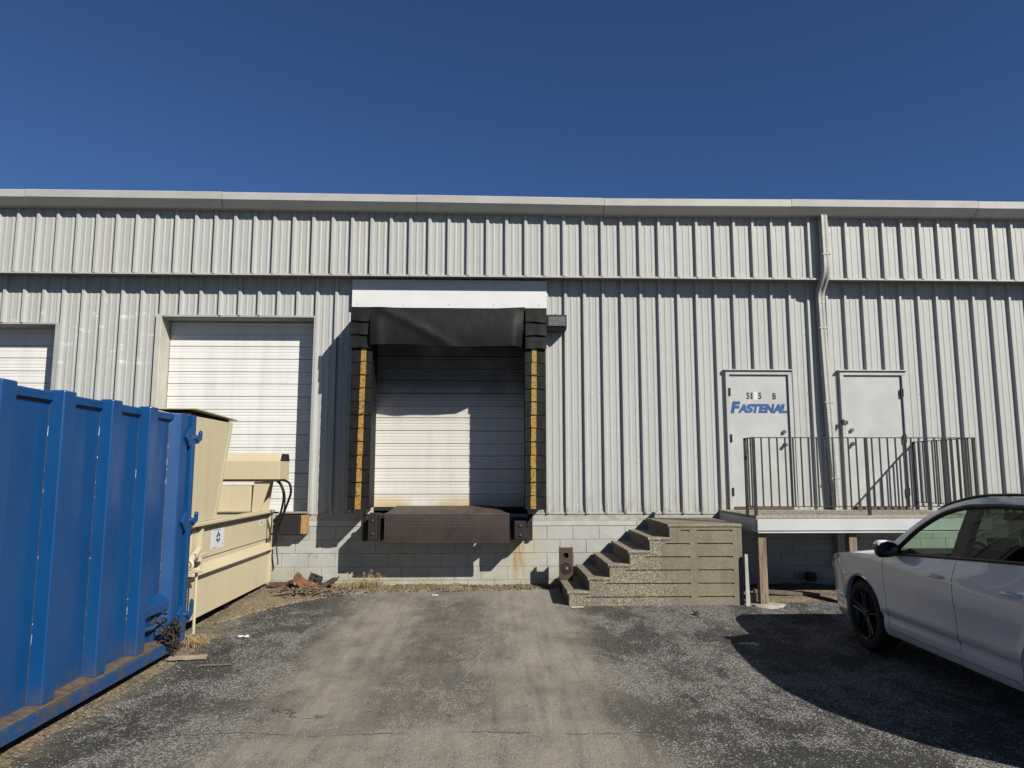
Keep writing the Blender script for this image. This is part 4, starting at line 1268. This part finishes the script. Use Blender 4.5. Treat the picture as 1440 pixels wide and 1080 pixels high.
crumpled('black_scrap', 'charred', (-2.86, -.58, .16), .15, .15, (R(60), R(30), R(-12)), 9, .05, 'small black lump left of the crumpled rusty sheet')
crumpled('white_scrap', 'paper_white', (-2.80, -.30, .215), .17, .10, (R(30), R(-20), R(30)), 12, .03, 'white paper scrap on top of the rubbish heap')
crumpled('green_scrap', 'glass_green', (-3.30, -.75, .13), .22, .05, (R(10), R(-4), R(6)), 13, .01, 'pale green glass piece beside the compactor foot')
crumpled('brown_scrap', 'rust_brown', (-3.02, -.25, .20), .5, .12, (R(30), R(-6), R(4)), 17, .03, 'long brown bent strip at the back left of the rubbish heap')
for c, L, th, rot, mt, lab in (((-3.16, -.86, .125), .75, .05, (0, R(-7), R(14)), 'old_wood', 'grey weathered stick lying beside the compactor'),
                               ((-2.95, -.95, .11), .42, .035, (0, R(4), R(-34)), 'old_wood', 'short grey stick pointing away from the rubbish heap'),
                               ((-2.02, -.32, .14), .34, .03, (0, R(-16), R(30)), 'old_wood', 'thin grey stick by the dry grass tuft'),
                               ((-2.30, -.45, .125), .30, .06, (0, R(5), R(-50)), 'scrap_wood', 'pale wood offcut between rusty sheet and grass tuft')):
    o = MB().obox(c, (L, th, th * .6), rot).build('wood_scrap', mt, bevel=.004); tag(o, lab, 'wood')
# dry grass tufts
def tuft(c, n, h, spread, seed, label):
    rr = random.Random(seed); m = MB()
    for k in range(n):
        a = rr.uniform(0, 2 * math.pi); d = rr.uniform(0, spread * .5)
        p = Vector((c[0] + d * math.cos(a), c[1] + d * math.sin(a) * .6, c[2]))
        lean = rr.uniform(.1, 1.1); hh = h * rr.uniform(.4, 1.0); a2 = a + rr.uniform(-.6, .6)
        dirv = Vector((math.cos(a2), math.sin(a2) * .6, 0))
        pts = [p, p + dirv * lean * hh * .25 + Vector((0, 0, hh * .5)), p + dirv * lean * hh * .6 + Vector((0, 0, hh * .85)), p + dirv * lean * hh * .95 + Vector((0, 0, hh * (.98 - .35 * lean)))]
        wd = rr.uniform(.0015, .0035); sd = Vector((-dirv.y, dirv.x, 0)).normalized() * wd + Vector((0, .001, 0))
        vs = []
        for i, q in enumerate(pts):
            f = 1 - i / 3.2
            vs += [q - sd * f, q + sd * f]
        m.add(vs, [(0, 1, 3, 2), (2, 3, 5, 4), (4, 5, 7, 6)])
        if rr.random() < .3:
            q = pts[-1]
            m.tube([q, q + Vector((rr.uniform(-.02, .02), 0, .035))], [.006, .002], 5)
    o = m.build('grass_tuft', 'dry_grass', fixn=False); tag(o, label, 'grass', 'dry grass tufts')
tuft((-1.78, -.22, .10), 150, .30, .30, 3, 'dry yellow grass tuft against the block wall right of the rubbish heap')
tuft((-2.05, -.34, .10), 90, .18, .36, 5, 'low straw coloured grass between rubbish heap and tall grass tuft')
tuft((-3.02, -1.72, .05), 9, .18, .10, 8, 'few thin dry stems at the dirt edge beside the compactor')
tuft((-3.08, -3.35, .03), 120, .13, .22, 9, 'small dry grass clump below the blue container end')
tuft((.15, -.2, .09), 30, .07, .30, 12, 'short dead weeds at the foot of the wall below the leveller')
crumpled('cardboard_scrap', 'cardboard', (-2.98, -3.78, .03), .35, .16, (0, R(2), R(18)), 25, .008, 'flat tan board on the ground below the blue container chain')
o = MB().obox((-2.62, -4.02, .02), (.30, .02, .012), (0, 0, R(8))).build('wood_scrap', 'old_wood'); tag(o, 'thin dark stick on the asphalt edge beside the blue container', 'wood')
crumpled('white_scrap', 'paper_white', (-2.72, -2.95, .045), .12, .05, (0, R(4), R(30)), 26, .012, 'white scrap on the asphalt beside the compactor clamp')
o = MB().obox((1.17, -1.52, .076), (.165, .018, .010), (0, 0, R(6))).build('white_stick', 'paper_white'); tag(o, 'thin white strip on the asphalt in front of the lowest step', 'litter')
crumpled('white_scrap', 'paper_white', (-.78, -.62, .09), .09, .04, (0, R(4), R(10)), 27, .008, 'tiny white scrap on the asphalt below the dock leveller')
crumpled('dark_scrap', 'charred', (2.62, -1.98, .075), .08, .06, (R(30), R(10), R(30)), 29, .02, 'small dark crumpled leaf on the asphalt in front of the stair')
# leaves and twigs swept against the wall, and loose stones
rr = random.Random(21)
def scatter(name, mat, n, gen, size, label, cat):
    m = MB()
    for k in range(n):
        x, y_, z = gen(rr); s = rr.uniform(*size)
        pts = [Vector((rr.uniform(-1, 1), rr.uniform(-1, 1), rr.uniform(-.6, .6))).normalized() * s * rr.uniform(.6, 1.1) for _ in range(6)]
        base = [Vector((1, 0, 0)), Vector((-1, 0, 0)), Vector((0, 1, 0)), Vector((0, -1, 0)), Vector((0, 0, .7)), Vector((0, 0, -.7))]
        rot = Matrix.Rotation(rr.uniform(0, 6), 3, 'Z')
        vs = [Vector((x, y_, z)) + rot @ Vector((b.x * s * rr.uniform(.6, 1.2), b.y * s * rr.uniform(.5, 1.1), b.z * s * rr.uniform(.6, 1.1))) for b in base]
        m.add(vs, [(0, 2, 4), (2, 1, 4), (1, 3, 4), (3, 0, 4), (2, 0, 5), (1, 2, 5), (3, 1, 5), (0, 3, 5)])
    o = m.build(name, mat, fixn=False); tag(o, label, cat, kind='stuff')
def g_wall(r):
    x = r.uniform(-3.4, 1.0); e = dirt_edge(x); y_ = r.uniform(e - .05, -.02)
    return x, y_, gz(y_) + .015 + .04 * (y_ - e) / max(.1, -e)
def g_heap(r):
    x = r.gauss(-2.7, .28); y_ = r.gauss(-.52, .16)
    return x, min(-.03, y_), gz(y_) + .04 + .09 * max(0, 1 - ((x + 2.7) / .5) ** 2) * r.random()
def g_left(r):
    y_ = r.uniform(-6.5, -1.2); x = -3.05 + r.gauss(0, .16) + (.25 if y_ > -2.5 else 0)
    return x, y_, gz(y_) + .012
def g_lot(r):
    y_ = r.uniform(-7, -.5); x = r.uniform(-2.9, 3.8)
    return x, y_, gz(y_) + .003
scatter('wall_gravel', 'stone_pale', 360, g_wall, (.005, .016), 'pale gravel strewn in the dirt along the block wall', 'gravel')
scatter('wall_rubble', 'dead_leaf', 520, g_wall, (.008, .026), 'dark leaf litter swept against the block wall', 'leaf litter')
scatter('heap_rubble', 'stone_grey', 320, g_heap, (.008, .035), 'small grey rubble in the rubbish heap', 'rubble')
scatter('heap_litter', 'dead_leaf', 360, g_heap, (.008, .035), 'brown leaf litter filling the rubbish heap', 'leaf litter')
scatter('verge_gravel', 'stone_pale', 380, g_left, (.004, .012), 'pale gravel on the dirt verge beside the container', 'gravel')
scatter('lot_grit', 'stone_pale', 500, g_lot, (.003, .008), 'loose pale grit scattered over the asphalt', 'grit')
scatter('lot_specks', 'stone_grey', 260, g_lot, (.004, .011), 'loose dark pebbles scattered over the asphalt', 'pebbles')
# ------------------------------------------------------------------ white car
def pch(pts):
    xs = np.array([p[0] for p in pts], float); ys = np.array([p[1] for p in pts], float)
    o_ = np.argsort(xs); xs, ys = xs[o_], ys[o_]
    h = np.diff(xs); d = np.diff(ys) / h; m_ = np.zeros_like(xs)
    m_[0], m_[-1] = d[0], d[-1]
    for i in range(1, len(xs) - 1):
        if d[i - 1] * d[i] > 0:
            w1, w2 = 2 * h[i] + h[i - 1], h[i] + 2 * h[i - 1]
            m_[i] = (w1 + w2) / (w1 / d[i - 1] + w2 / d[i])
    def f(x):
        x = float(min(max(x, xs[0]), xs[-1])); i = int(min(max(np.searchsorted(xs, x) - 1, 0), len(h) - 1))
        s = (x - xs[i]) / h[i]
        return (1 + 2 * s) * (1 - s) ** 2 * ys[i] + s * (1 - s) ** 2 * h[i] * m_[i] + s * s * (3 - 2 * s) * ys[i + 1] + s * s * (s - 1) * h[i] * m_[i + 1]
    return f
CAR = thing('car', (0, 0, 0), 'white compact SUV with black wheels parked at the right facing the warehouse', 'car')
RA, ZA = .395, .365          # arch radius, axle height
AX = (0.0, -2.71)
Wf = pch([(.95, .64), (.92, .74), (.84, .835), (.70, .895), (.48, .925), (.2, .938), (-.4, .936), (-1.2, .94), (-2.2, .942), (-2.8, .942), (-3.2, .91), (-3.5, .83), (-3.68, .68)])
prof = pch([(.12, .86), (.20, .885), (.26, .93), (.30, .950), (.36, .958), (.43, .952), (.455, .956), (.475, .980), (.56, .978), (.68, .985), (.80, .999), (.90, 1.0), (.97, .990), (1.03, .968), (1.09, .942), (1.2, .905), (1.3, .87)])
zbelt = pch([(.95, .72), (.88, .80), (.78, .865), (.6, .92), (.3, .965), (0, .993), (-.3, 1.013), (-.58, 1.035), (-1.0, 1.075), (-1.6, 1.118), (-2.3, 1.165), (-3.0, 1.215), (-3.35, 1.225), (-3.55, 1.15), (-3.68, .98)])
zg_ = pch([(-.58, 1.035), (-.70, 1.135), (-.93, 1.325), (-1.28, 1.495), (-1.6, 1.552), (-2.1, 1.568), (-2.6, 1.54), (-2.95, 1.475), (-3.2, 1.37), (-3.36, 1.2251)])
zr_ = pch([(-.34, 1.0145), (-.46, 1.105), (-.64, 1.245), (-.82, 1.372), (-1.16, 1.537), (-1.40, 1.598), (-1.65, 1.632), (-2.2, 1.648), (-2.7, 1.63), (-3.05, 1.59), (-3.3, 1.52), (-3.5, 1.33), (-3.6, 1.16), (-3.68, .99)])
zc_ = pch([(.95, .735), (.88, .83), (.78, .905), (.6, .965), (.3, 1.015), (0, 1.045), (-.25, 1.066), (-.36, 1.08), (-.6, 1.195), (-.9, 1.365), (-1.2, 1.508), (-1.42, 1.592), (-1.55, 1.628), (-1.8, 1.662), (-2.2, 1.678), (-2.7, 1.665), (-3.1, 1.63), (-3.34, 1.575), (-3.5, 1.40), (-3.6, 1.22), (-3.68, 1.0)])
def zbot(t):
    z = pch_bot(t)
    for a in AX:
        d = abs(t - a)
        if d < RA: z = max(z, ZA + math.sqrt(RA * RA - d * d))
    return z
pch_bot = pch([(.95, .32), (.85, .25), (.6, .22), (-.4, .245), (-2.3, .245), (-3.2, .25), (-3.5, .30), (-3.68, .38)])
def width(t, z, zb):
    wv = Wf(t) * prof(z)
    for a in AX:
        r = math.hypot(t - a, z - ZA)
        wv += .016 * math.exp(-((r - RA) / .055) ** 2)
    return wv
LV = [.31, .435, .470, .60, .78, .92]       # nominal heights between bottom and belt
SUB = [2, 3, 2, 3, 4, 3, 3]
ts = set(np.round(np.arange(-3.68, .951, .03), 3))
for a in AX:
    for k in range(25):
        ts.add(round(a + RA * math.cos(math.pi * k / 24), 4))
for e in (.44, -.465, -1.50, -1.585, -1.66, -2.50, -2.62, -2.70, -.34, -.58, -.74, -3.30, -1.42, -3.34, -3.56): ts.add(e)
ts = sorted(ts, reverse=True)
ts = [ts[0]] + [b for a, b in zip(ts[:-1], ts[1:]) if a - b > 1e-4]
NTOP = 9
rows_, bands = [], None
for t in ts:
    zb = zbot(t); bl = zbelt(t)
    lev = [zb]
    for i, l in enumerate(LV): lev.append(min(max(l, zb + .004 * (i + 1)), bl - .004 * (len(LV) - i)))
    lev.append(bl)
    col = []; bd = []
    col.append((width(t, zb, zb) - .05, zb + .004)); bd.append('flange')
    for i in range(len(lev) - 1):
        for s in range(SUB[i]):
            z = lev[i] + (lev[i + 1] - lev[i]) * s / SUB[i]
            col.append((width(t, z, zb), z)); bd.append(('body', i))
    wb = width(t, bl, zb)
    col.append((wb, bl)); bd.append('glass')
    zg = max(bl, zg_(t)) if -3.36 <= t <= -.58 else bl
    zr = max(zg, zr_(t)) if t <= -.34 else bl
    def wgr(z): return wb - .36 * (z - bl) - .16 * (z - bl) ** 2
    for s in range(1, 5):
        z = bl + (zg - bl) * s / 4; col.append((wgr(z), z)); bd.append('glass' if s < 4 else 'cant')
    for s in range(1, 4):
        z = zg + (zr - zg) * s / 3
        inn = .022 * (s / 3) ** 2 * (1 if zr - zg > .02 else 0)
        col.append((wgr(z) - inn, z)); bd.append('cant' if s < 3 else 'top')
    we, ze = col[-1]
    zc = max(zc_(t), ze + .004)
    for s in range(1, NTOP + 1):
        f = s / NTOP
        x = we * (1 - f)
        col.append((x, ze + (zc - ze) * (1 - (1 - f) ** 2.3))); bd.append('top')
    rows_.append(col); bands = bd
def classify(tm, b):
    if b == 'flange' or b[0] == 'body':
        i = -1 if b == 'flange' else b[1]
        if tm > .44: return 'front_bumper'
        if tm > -.465: return 'fender'
        if i <= 0 and tm > -2.36: return 'sill'
        if tm > -1.585: return 'front_door'
        if tm > -2.50: return 'rear_door'
        return 'quarter_panel' if tm > -3.30 else 'rear_bumper'
    if b == 'glass':
        if tm > -.58 or tm < -3.36: return None
        if tm > -.74: return 'mirror_sail'
        if tm > -1.50: return 'front_window'
        if tm > -1.66: return 'b_pillar'
        if tm > -2.62: return 'rear_window'
        if tm > -2.70: return 'c_pillar'
        return 'quarter_window'
    if b == 'cant': return 'roof_side' if tm < -.34 else None
    if tm > -.34: return 'hood'
    if tm > -1.42: return 'windshield'
    if tm > -3.34: return 'roof'
    if tm > -3.56: return 'tailgate_glass'
    return 'tailgate'
CMAT = {'mirror_sail': 'car_black', 'front_window': 'car_glass', 'b_pillar': 'car_black', 'c_pillar': 'car_black', 'rear_window': 'car_glass_dark', 'quarter_window': 'car_glass_dark', 'windshield': 'car_glass', 'tailgate_glass': 'car_glass_dark'}
SHARED = {'hood', 'windshield', 'roof', 'tailgate_glass', 'tailgate', 'front_bumper', 'rear_bumper'}
parts = {}
nV = len(rows_[0])
for k in range(len(ts) - 1):
    tm = (ts[k] + ts[k + 1]) / 2
    for i in range(nV - 1):
        nm = classify(tm, bands[i])
        if nm is None: continue
        for sd in (-1, 1):
            q = [(sd * rows_[k][i][0], ts[k], rows_[k][i][1]), (sd * rows_[k + 1][i][0], ts[k + 1], rows_[k + 1][i][1]), (sd * rows_[k + 1][i + 1][0], ts[k + 1], rows_[k + 1][i + 1][1]), (sd * rows_[k][i + 1][0], ts[k], rows_[k][i + 1][1])]
            if (Vector(q[0]) - Vector(q[3])).length + (Vector(q[1]) - Vector(q[2])).length < .003: continue
            parts.setdefault((nm, 0 if nm in SHARED else sd), []).append(q if sd < 0 else q[::-1])
# close nose and tail
for k, nm in ((0, 'front_bumper'), (len(ts) - 1, 'rear_bumper')):
    for i in range(1, nV - 2):
        a, b = rows_[k][i], rows_[k][i + 1]
        q = [(-a[0], ts[k], a[1]), (a[0], ts[k], a[1]), (b[0], ts[k], b[1]), (-b[0], ts[k], b[1])]
        parts[(nm, 0)].append(q if k == 0 else q[::-1])
objs = {}
for (nm, sd), qs in parts.items():
    m = MB()
    for q in qs: m.add(q, [(0, 1, 2, 3)])
    me = m.mesh(nm, fixn=False)
    bm = bmesh.new(); bm.from_mesh(me)
    bmesh.ops.remove_doubles(bm, verts=bm.verts, dist=.0004)
    bmesh.ops.recalc_face_normals(bm, faces=bm.faces)
    # outward
    c = Vector((0, -1.4, .8)); s_ = sum((f.calc_center_median() - c).dot(f.normal) * f.calc_area() for f in bm.faces)
    if s_ < 0: bmesh.ops.reverse_faces(bm, faces=bm.faces)
    bm.to_mesh(me); bm.free()
    for p in me.polygons: p.use_smooth = True
    me.set_sharp_from_angle(angle=R(50))
    me.materials.append(M[CMAT.get(nm, 'car_white')])
    o = bpy.data.objects.new(nm, me); COL.objects.link(o); o.parent = CAR
    objs[(nm, sd)] = o
def level(t, which):
    """(half-width, z) on a named line of the body at station t"""
    k = min(range(len(ts)), key=lambda i: abs(ts[i] - t))
    idx = {'belt': bands.index('glass'), 'glass_top': bands.index('cant'), 'edge': bands.index('top')}[which]
    return rows_[k][idx]
def side_point(t, z, sd=-1, out=0.0):
    return (sd * (width(t, z, 0) + out), t, z)
for sd in (-1, 1):
    # window surround
    tt = [-.50 - .06 * i for i in range(48)]
    MB().tube([(sd * (level(t, 'belt')[0] + .004), t, level(t, 'belt')[1] + .006) for t in tt if t > -3.35], .014, 6).build('belt_trim', 'car_black', CAR, smooth=True)
    tt = [-.60 - .06 * i for i in range(46)]
    MB().tube([(sd * (level(t, 'glass_top')[0] + .003), t, level(t, 'glass_top')[1] + .002) for t in tt if t > -3.34], .022, 6).build('window_trim', 'car_black', CAR, smooth=True)
    # roof rail
    tt = [-1.05 - .08 * i for i in range(27)]
    pts = [(sd * (level(t, 'edge')[0] - .012), t, level(t, 'edge')[1] + (.004 + .012 * math.sin(math.pi * i / 26) ** .35)) for i, t in enumerate(tt)]
    MB().tube(pts, .013, 8).build('roof_rail', 'car_black', CAR, smooth=True)
    # panel gaps
    def gap(fn, z0, z1, n=16):
        MB().tube([side_point(fn(z0 + (z1 - z0) * i / n), z0 + (z1 - z0) * i / n, sd, -.0015) for i in range(n + 1)], .0036, 5).build('panel_gap', 'car_gap', CAR)
    gap(lambda z: -.465, .30, 1.015)
    gap(lambda z: -1.585, .27, 1.10)
    gap(lambda z: -2.50 if z > .78 else -2.50, .80, 1.17)
    MB().tube([side_point(-.465 - 1.9 * i / 20, .312, sd, -.001) for i in range(21)], .003, 5).build('panel_gap', 'car_gap', CAR)
    gap(lambda z: .44, .46, .90)
    # handles
    for t in (-1.36, -2.30):
        z = .945
        pts = [side_point(t + .10 - .20 * i / 10, z + .004 * i / 10, sd, .006 + .026 * math.sin(math.pi * i / 10)) for i in range(11)]
        h_ = MB().tube(pts, [.010] + [.016] * 9 + [.010], 8).build('door_handle', 'car_white', CAR, smooth=True)
        cpt = side_point(t + .01, z, sd, .0)
    # fender badge
    bx = side_point(-.20, .945, sd, .003)
    MB().obox(bx, (.005, .06, .014), (0, 0, 0)).build('badge', 'chrome', CAR, bevel=.003)
    # mirror
    mc = Vector((sd * 1.00, -.70, 1.105))
    rows = []
    for i in range(13):
        a = math.pi * i / 12
        row = []
        for j in range(20):
            b = 2 * math.pi * j / 20
            cx_, cz_ = math.cos(b), math.sin(b)
            sgx = abs(cx_) ** .65 * (1 if cx_ > 0 else -1); sgz = abs(cz_) ** .65 * (1 if cz_ > 0 else -1)
            rad = max(.02, math.sin(a)) ** .55
            row.append((mc.x + .105 * sgx * rad, mc.y + .085 * math.cos(a) * (1.2 if math.cos(a) > 0 else .7), mc.z + .078 * sgz * rad * (1 - .15 * sd * -cx_)))
        rows.append(row + [row[0]])
    mi = MB().grid(rows).build('wing_mirror', 'car_black', CAR, smooth=True)
    rows2 = [[(p[0] + (p[0] - mc.x) * .05, p[1] + .006, p[2] + (p[2] - mc.z) * .05 + .003) for p in r_[1:10]] for r_ in rows[0:10]]
    MB().grid(rows2).build('mirror_cap', 'car_white', CAR, smooth=True)
    MB().box((min(sd * .87, sd * .95), -.68, 1.045), (max(sd * .87, sd * .95), -.62, 1.085)).build('mirror_arm', 'car_black', CAR, bevel=.01)
    # headlight
    rows = []
    for i in range(9):
        t = .86 - .05 * i
        r_ = []
        for j in range(5):
            z = zbelt(t) - .012 - (.085 - .007 * i) * j / 4
            r_.append((sd * (width(t, z, 0) + .004), t, z))
        rows.append(r_)
    MB().grid(rows).build('headlight', 'lamp_lens', CAR, smooth=True)
    # tail lamp
    rows = []
    for i in range(7):
        t = -3.18 - .07 * i
        rows.append([(sd * (width(t, .93 + .04 * j, 0) + .004), t, .93 + .04 * j) for j in range(5)])
    MB().grid(rows).build('tail_lamp', 'lamp_red', CAR, smooth=True)
    # wheels
    for a in AX:
        wx = sd * .915
        s = sd
        Wh = MB().lathe([(.225, -.020 * s), (.262, -.004 * s), (.300, .004 * s), (.335, -.006 * s), (.356, -.030 * s), (.3635, -.055 * s), (.3635, -.180 * s), (.350, -.215 * s), (.28, -.225 * s), (.23, -.22 * s)], (wx, a, ZA), 'x', 56).build('wheel', 'tyre', CAR, smooth=True)
        for gx in (-.085, -.118, -.150): MB().lathe([(.3645, (gx - .004) * s), (.3655, gx * s), (.3645, (gx + .004) * s)], (wx, a, ZA), 'x', 48).build('tread_rib', 'car_gap', Wh)
        MB().lathe([(.246, .0), (.250, -.008 * s), (.238, -.016 * s), (.222, -.045 * s), (.215, -.16 * s)], (wx, a, ZA), 'x', 48).build('rim', 'rim_black', Wh, smooth=True)
        MB().lathe([(0, -.10 * s), (.17, -.10 * s), (.17, -.12 * s), (0, -.12 * s)], (wx, a, ZA), 'x', 32).build('brake_disc', 'rust_dark', Wh)
        MB().lathe([(0, -.012 * s), (.028, -.012 * s), (.034, -.02 * s), (.062, -.026 * s), (.066, -.07 * s)], (wx, a, ZA), 'x', 24).build('hub_cap', 'rim_black', Wh, smooth=True)
        for kx in range(5):
            an = R(90 + 72 * kx)
            for off in (-.16, .16):
                p0 = (wx - .030 * s, a + .045 * math.cos(an + off * 1.8), ZA + .045 * math.sin(an + off * 1.8))
                p1 = (wx - .022 * s, a + .14 * math.cos(an + off * 1.1), ZA + .14 * math.sin(an + off * 1.1))
                p2 = (wx - .010 * s, a + .236 * math.cos(an + off), ZA + .236 * math.sin(an + off))
                MB().tube([p0, p1, p2], [.018, .015, .016], 6).build('spoke', 'rim_black', Wh, smooth=True)
            ln = R(90 + 36 + 72 * kx)
            MB().lathe([(0, -.018 * s), (.008, -.018 * s), (.009, -.03 * s)], (wx, a + .047 * math.cos(ln), ZA + .047 * math.sin(ln)), 'x', 6).build('lug_nut', 'bolt_steel', Wh)
        # inner wheel house
        pr = [(RA + .012) * 1.0]
        rows = []
        for i in range(17):
            an = math.pi * i / 16
            rows.append([(sd * .60, a + (RA + .01) * math.cos(an), ZA + (RA + .01) * math.sin(an)), (sd * .905, a + (RA + .01) * math.cos(an), ZA + (RA + .01) * math.sin(an))])
        MB().grid(rows).build('wheel_house', 'car_trim', CAR)
# underbody, nose trim and cabin
mb = MB().box((-.60, -3.5, .20), (.60, .80, .40)); mb.box((-.86, -2.28, .235), (.86, -.44, .40))
mb.build('underbody', 'car_trim', CAR)
MB().box((-.50, .945, .36), (.50, .958, .62)).build('grille', 'car_black', CAR, bevel=.004)
MB().box((-.55, .940, .66), (.55, .956, .70)).build('grille', 'chrome', CAR, bevel=.004)
MB().box((-.26, -3.695, .70), (.26, -3.681, .83)).build('licence_plate', 'sticker_white', CAR, bevel=.003)
MB().box((-.62, -3.70, .385), (.62, -3.66, .56)).build('rear_valance', 'car_trim', CAR, bevel=.01)
MB().tube([(-.66, -3.684, .60), (.66, -3.684, .60)], .004, 5).build('panel_gap', 'car_gap', CAR)
MB().box((-.84, -3.1, .40), (.84, -.36, .46)).build('cabin_floor', 'car_trim', CAR)
for sd in (-1, 1):
    rows = []
    for i in range(30):
        t = -.50 - 2.75 * i / 29
        b = level(t, 'belt')
        rows.append([(sd * (b[0] - .045), t, b[1] - .004), (sd * .845, t, .80), (sd * .83, t, .44)])
    MB().grid(rows).build('door_card', 'dash_plastic', CAR, smooth=True)
# dark pillar trim inside the cabin
for sd in (-1, 1):
    rows = []
    for i in range(44):
        t = -.62 - 2.62 * i / 43
        g_, e = level(t, 'glass_top'), level(t, 'edge')
        rows.append([(sd * (g_[0] - .020), t, g_[1] - .012), (sd * (g_[0] * .5 + e[0] * .5 - .045), t, g_[1] * .5 + e[1] * .5 - .012), (sd * (e[0] - .05), t, e[1] - .020)])
    MB().grid(rows).build('pillar_trim', 'dash_plastic', CAR, smooth=True)
    rows = []
    for f in range(8):
        row = []
        for tq in (-1.47, -1.69):
            b, g_ = level(tq, 'belt'), level(tq, 'glass_top')
            row.append((sd * (b[0] + (g_[0] - b[0]) * f / 7 - .025), tq, b[1] + (g_[1] - b[1]) * f / 7))
        rows.append(row)
    MB().grid(rows).build('pillar_trim', 'dash_plastic', CAR)
# headliner
rows = []
for i in range(24):
    t = -1.45 - 1.85 * i / 23
    e = level(t, 'edge')
    rows.append([(e[0] * f * .97, t, e[1] - .035 + .025 * (1 - f * f)) for f in (-1, -.6, 0, .6, 1)])
MB().grid(rows).build('headliner', 'liner', CAR, smooth=True)
MB().prism([(-.40, .70), (-.40, 1.02), (-.56, 1.085), (-.72, 1.115), (-.90, 1.08), (-.98, .92), (-.92, .62)], 'x', -.80, .80).build('dashboard', 'dash_plastic', CAR, bevel=.03, seg=3)
MB().obox((0, -.90, 1.14), (.30, .02, .17), (R(-12), 0, 0)).build('centre_screen', 'car_black', CAR, bevel=.006)
# steering wheel
cw = Vector((-.40, -1.10, 1.04)); tilt = Matrix.Rotation(R(-24), 4, 'X')
ring = [cw + tilt @ Vector((.182 * math.cos(2 * math.pi * k / 32), 0, .182 * math.sin(2 * math.pi * k / 32))) for k in range(33)]
SWm = MB().tube(ring, .016, 8, cap=False).build('steering_wheel', 'dash_plastic', CAR, smooth=True)
MB().obox(cw + Vector((0, .02, 0)), (.16, .05, .11), (R(-24), 0, 0)).build('wheel_boss', 'dash_plastic', SWm, bevel=.02, seg=2)
for dx in (-.12, .12): MB().obox(cw + Vector((dx, .01, -.01)), (.12, .02, .035), (R(-24), 0, 0)).build('wheel_spoke', 'dash_plastic', SWm)
def seat(x, y, wd, name='seat'):
    S_ = MB().obox((x, y, .60), (wd, .52, .18), (R(6), 0, 0)).build(name, 'seat_cloth', CAR, bevel=.05, seg=3, smooth=True)
    MB().obox((x, y - .32, .93), (wd, .14, .66), (R(14), 0, 0)).build('backrest', 'seat_cloth', S_, bevel=.05, seg=3, smooth=True)
    if wd < .7:
        MB().obox((x, y - .435, 1.345), (.25, .09, .17), (R(10), 0, 0)).build('headrest', 'seat_cloth', S_, bevel=.035, seg=3, smooth=True)
        for dx in (-.06, .06): MB().tube([(x + dx, y - .40, 1.22), (x + dx, y - .42, 1.30)], .007, 6).build('headrest_post', 'chrome', S_)
    return S_
seat(-.40, -1.50, .50); seat(.40, -1.50, .50); seat(0, -2.38, 1.30)
MB().tube([(0, -1.06, 1.505), (0, -1.10, 1.46)], .010, 6).obox((0, -1.12, 1.44), (.24, .03, .065), (R(15), 0, 0)).build('inner_mirror', 'dash_plastic', CAR)
CAR.location = (4.84, -3.66, .012)
CAR.rotation_euler = (0, 0, R(-1.5))
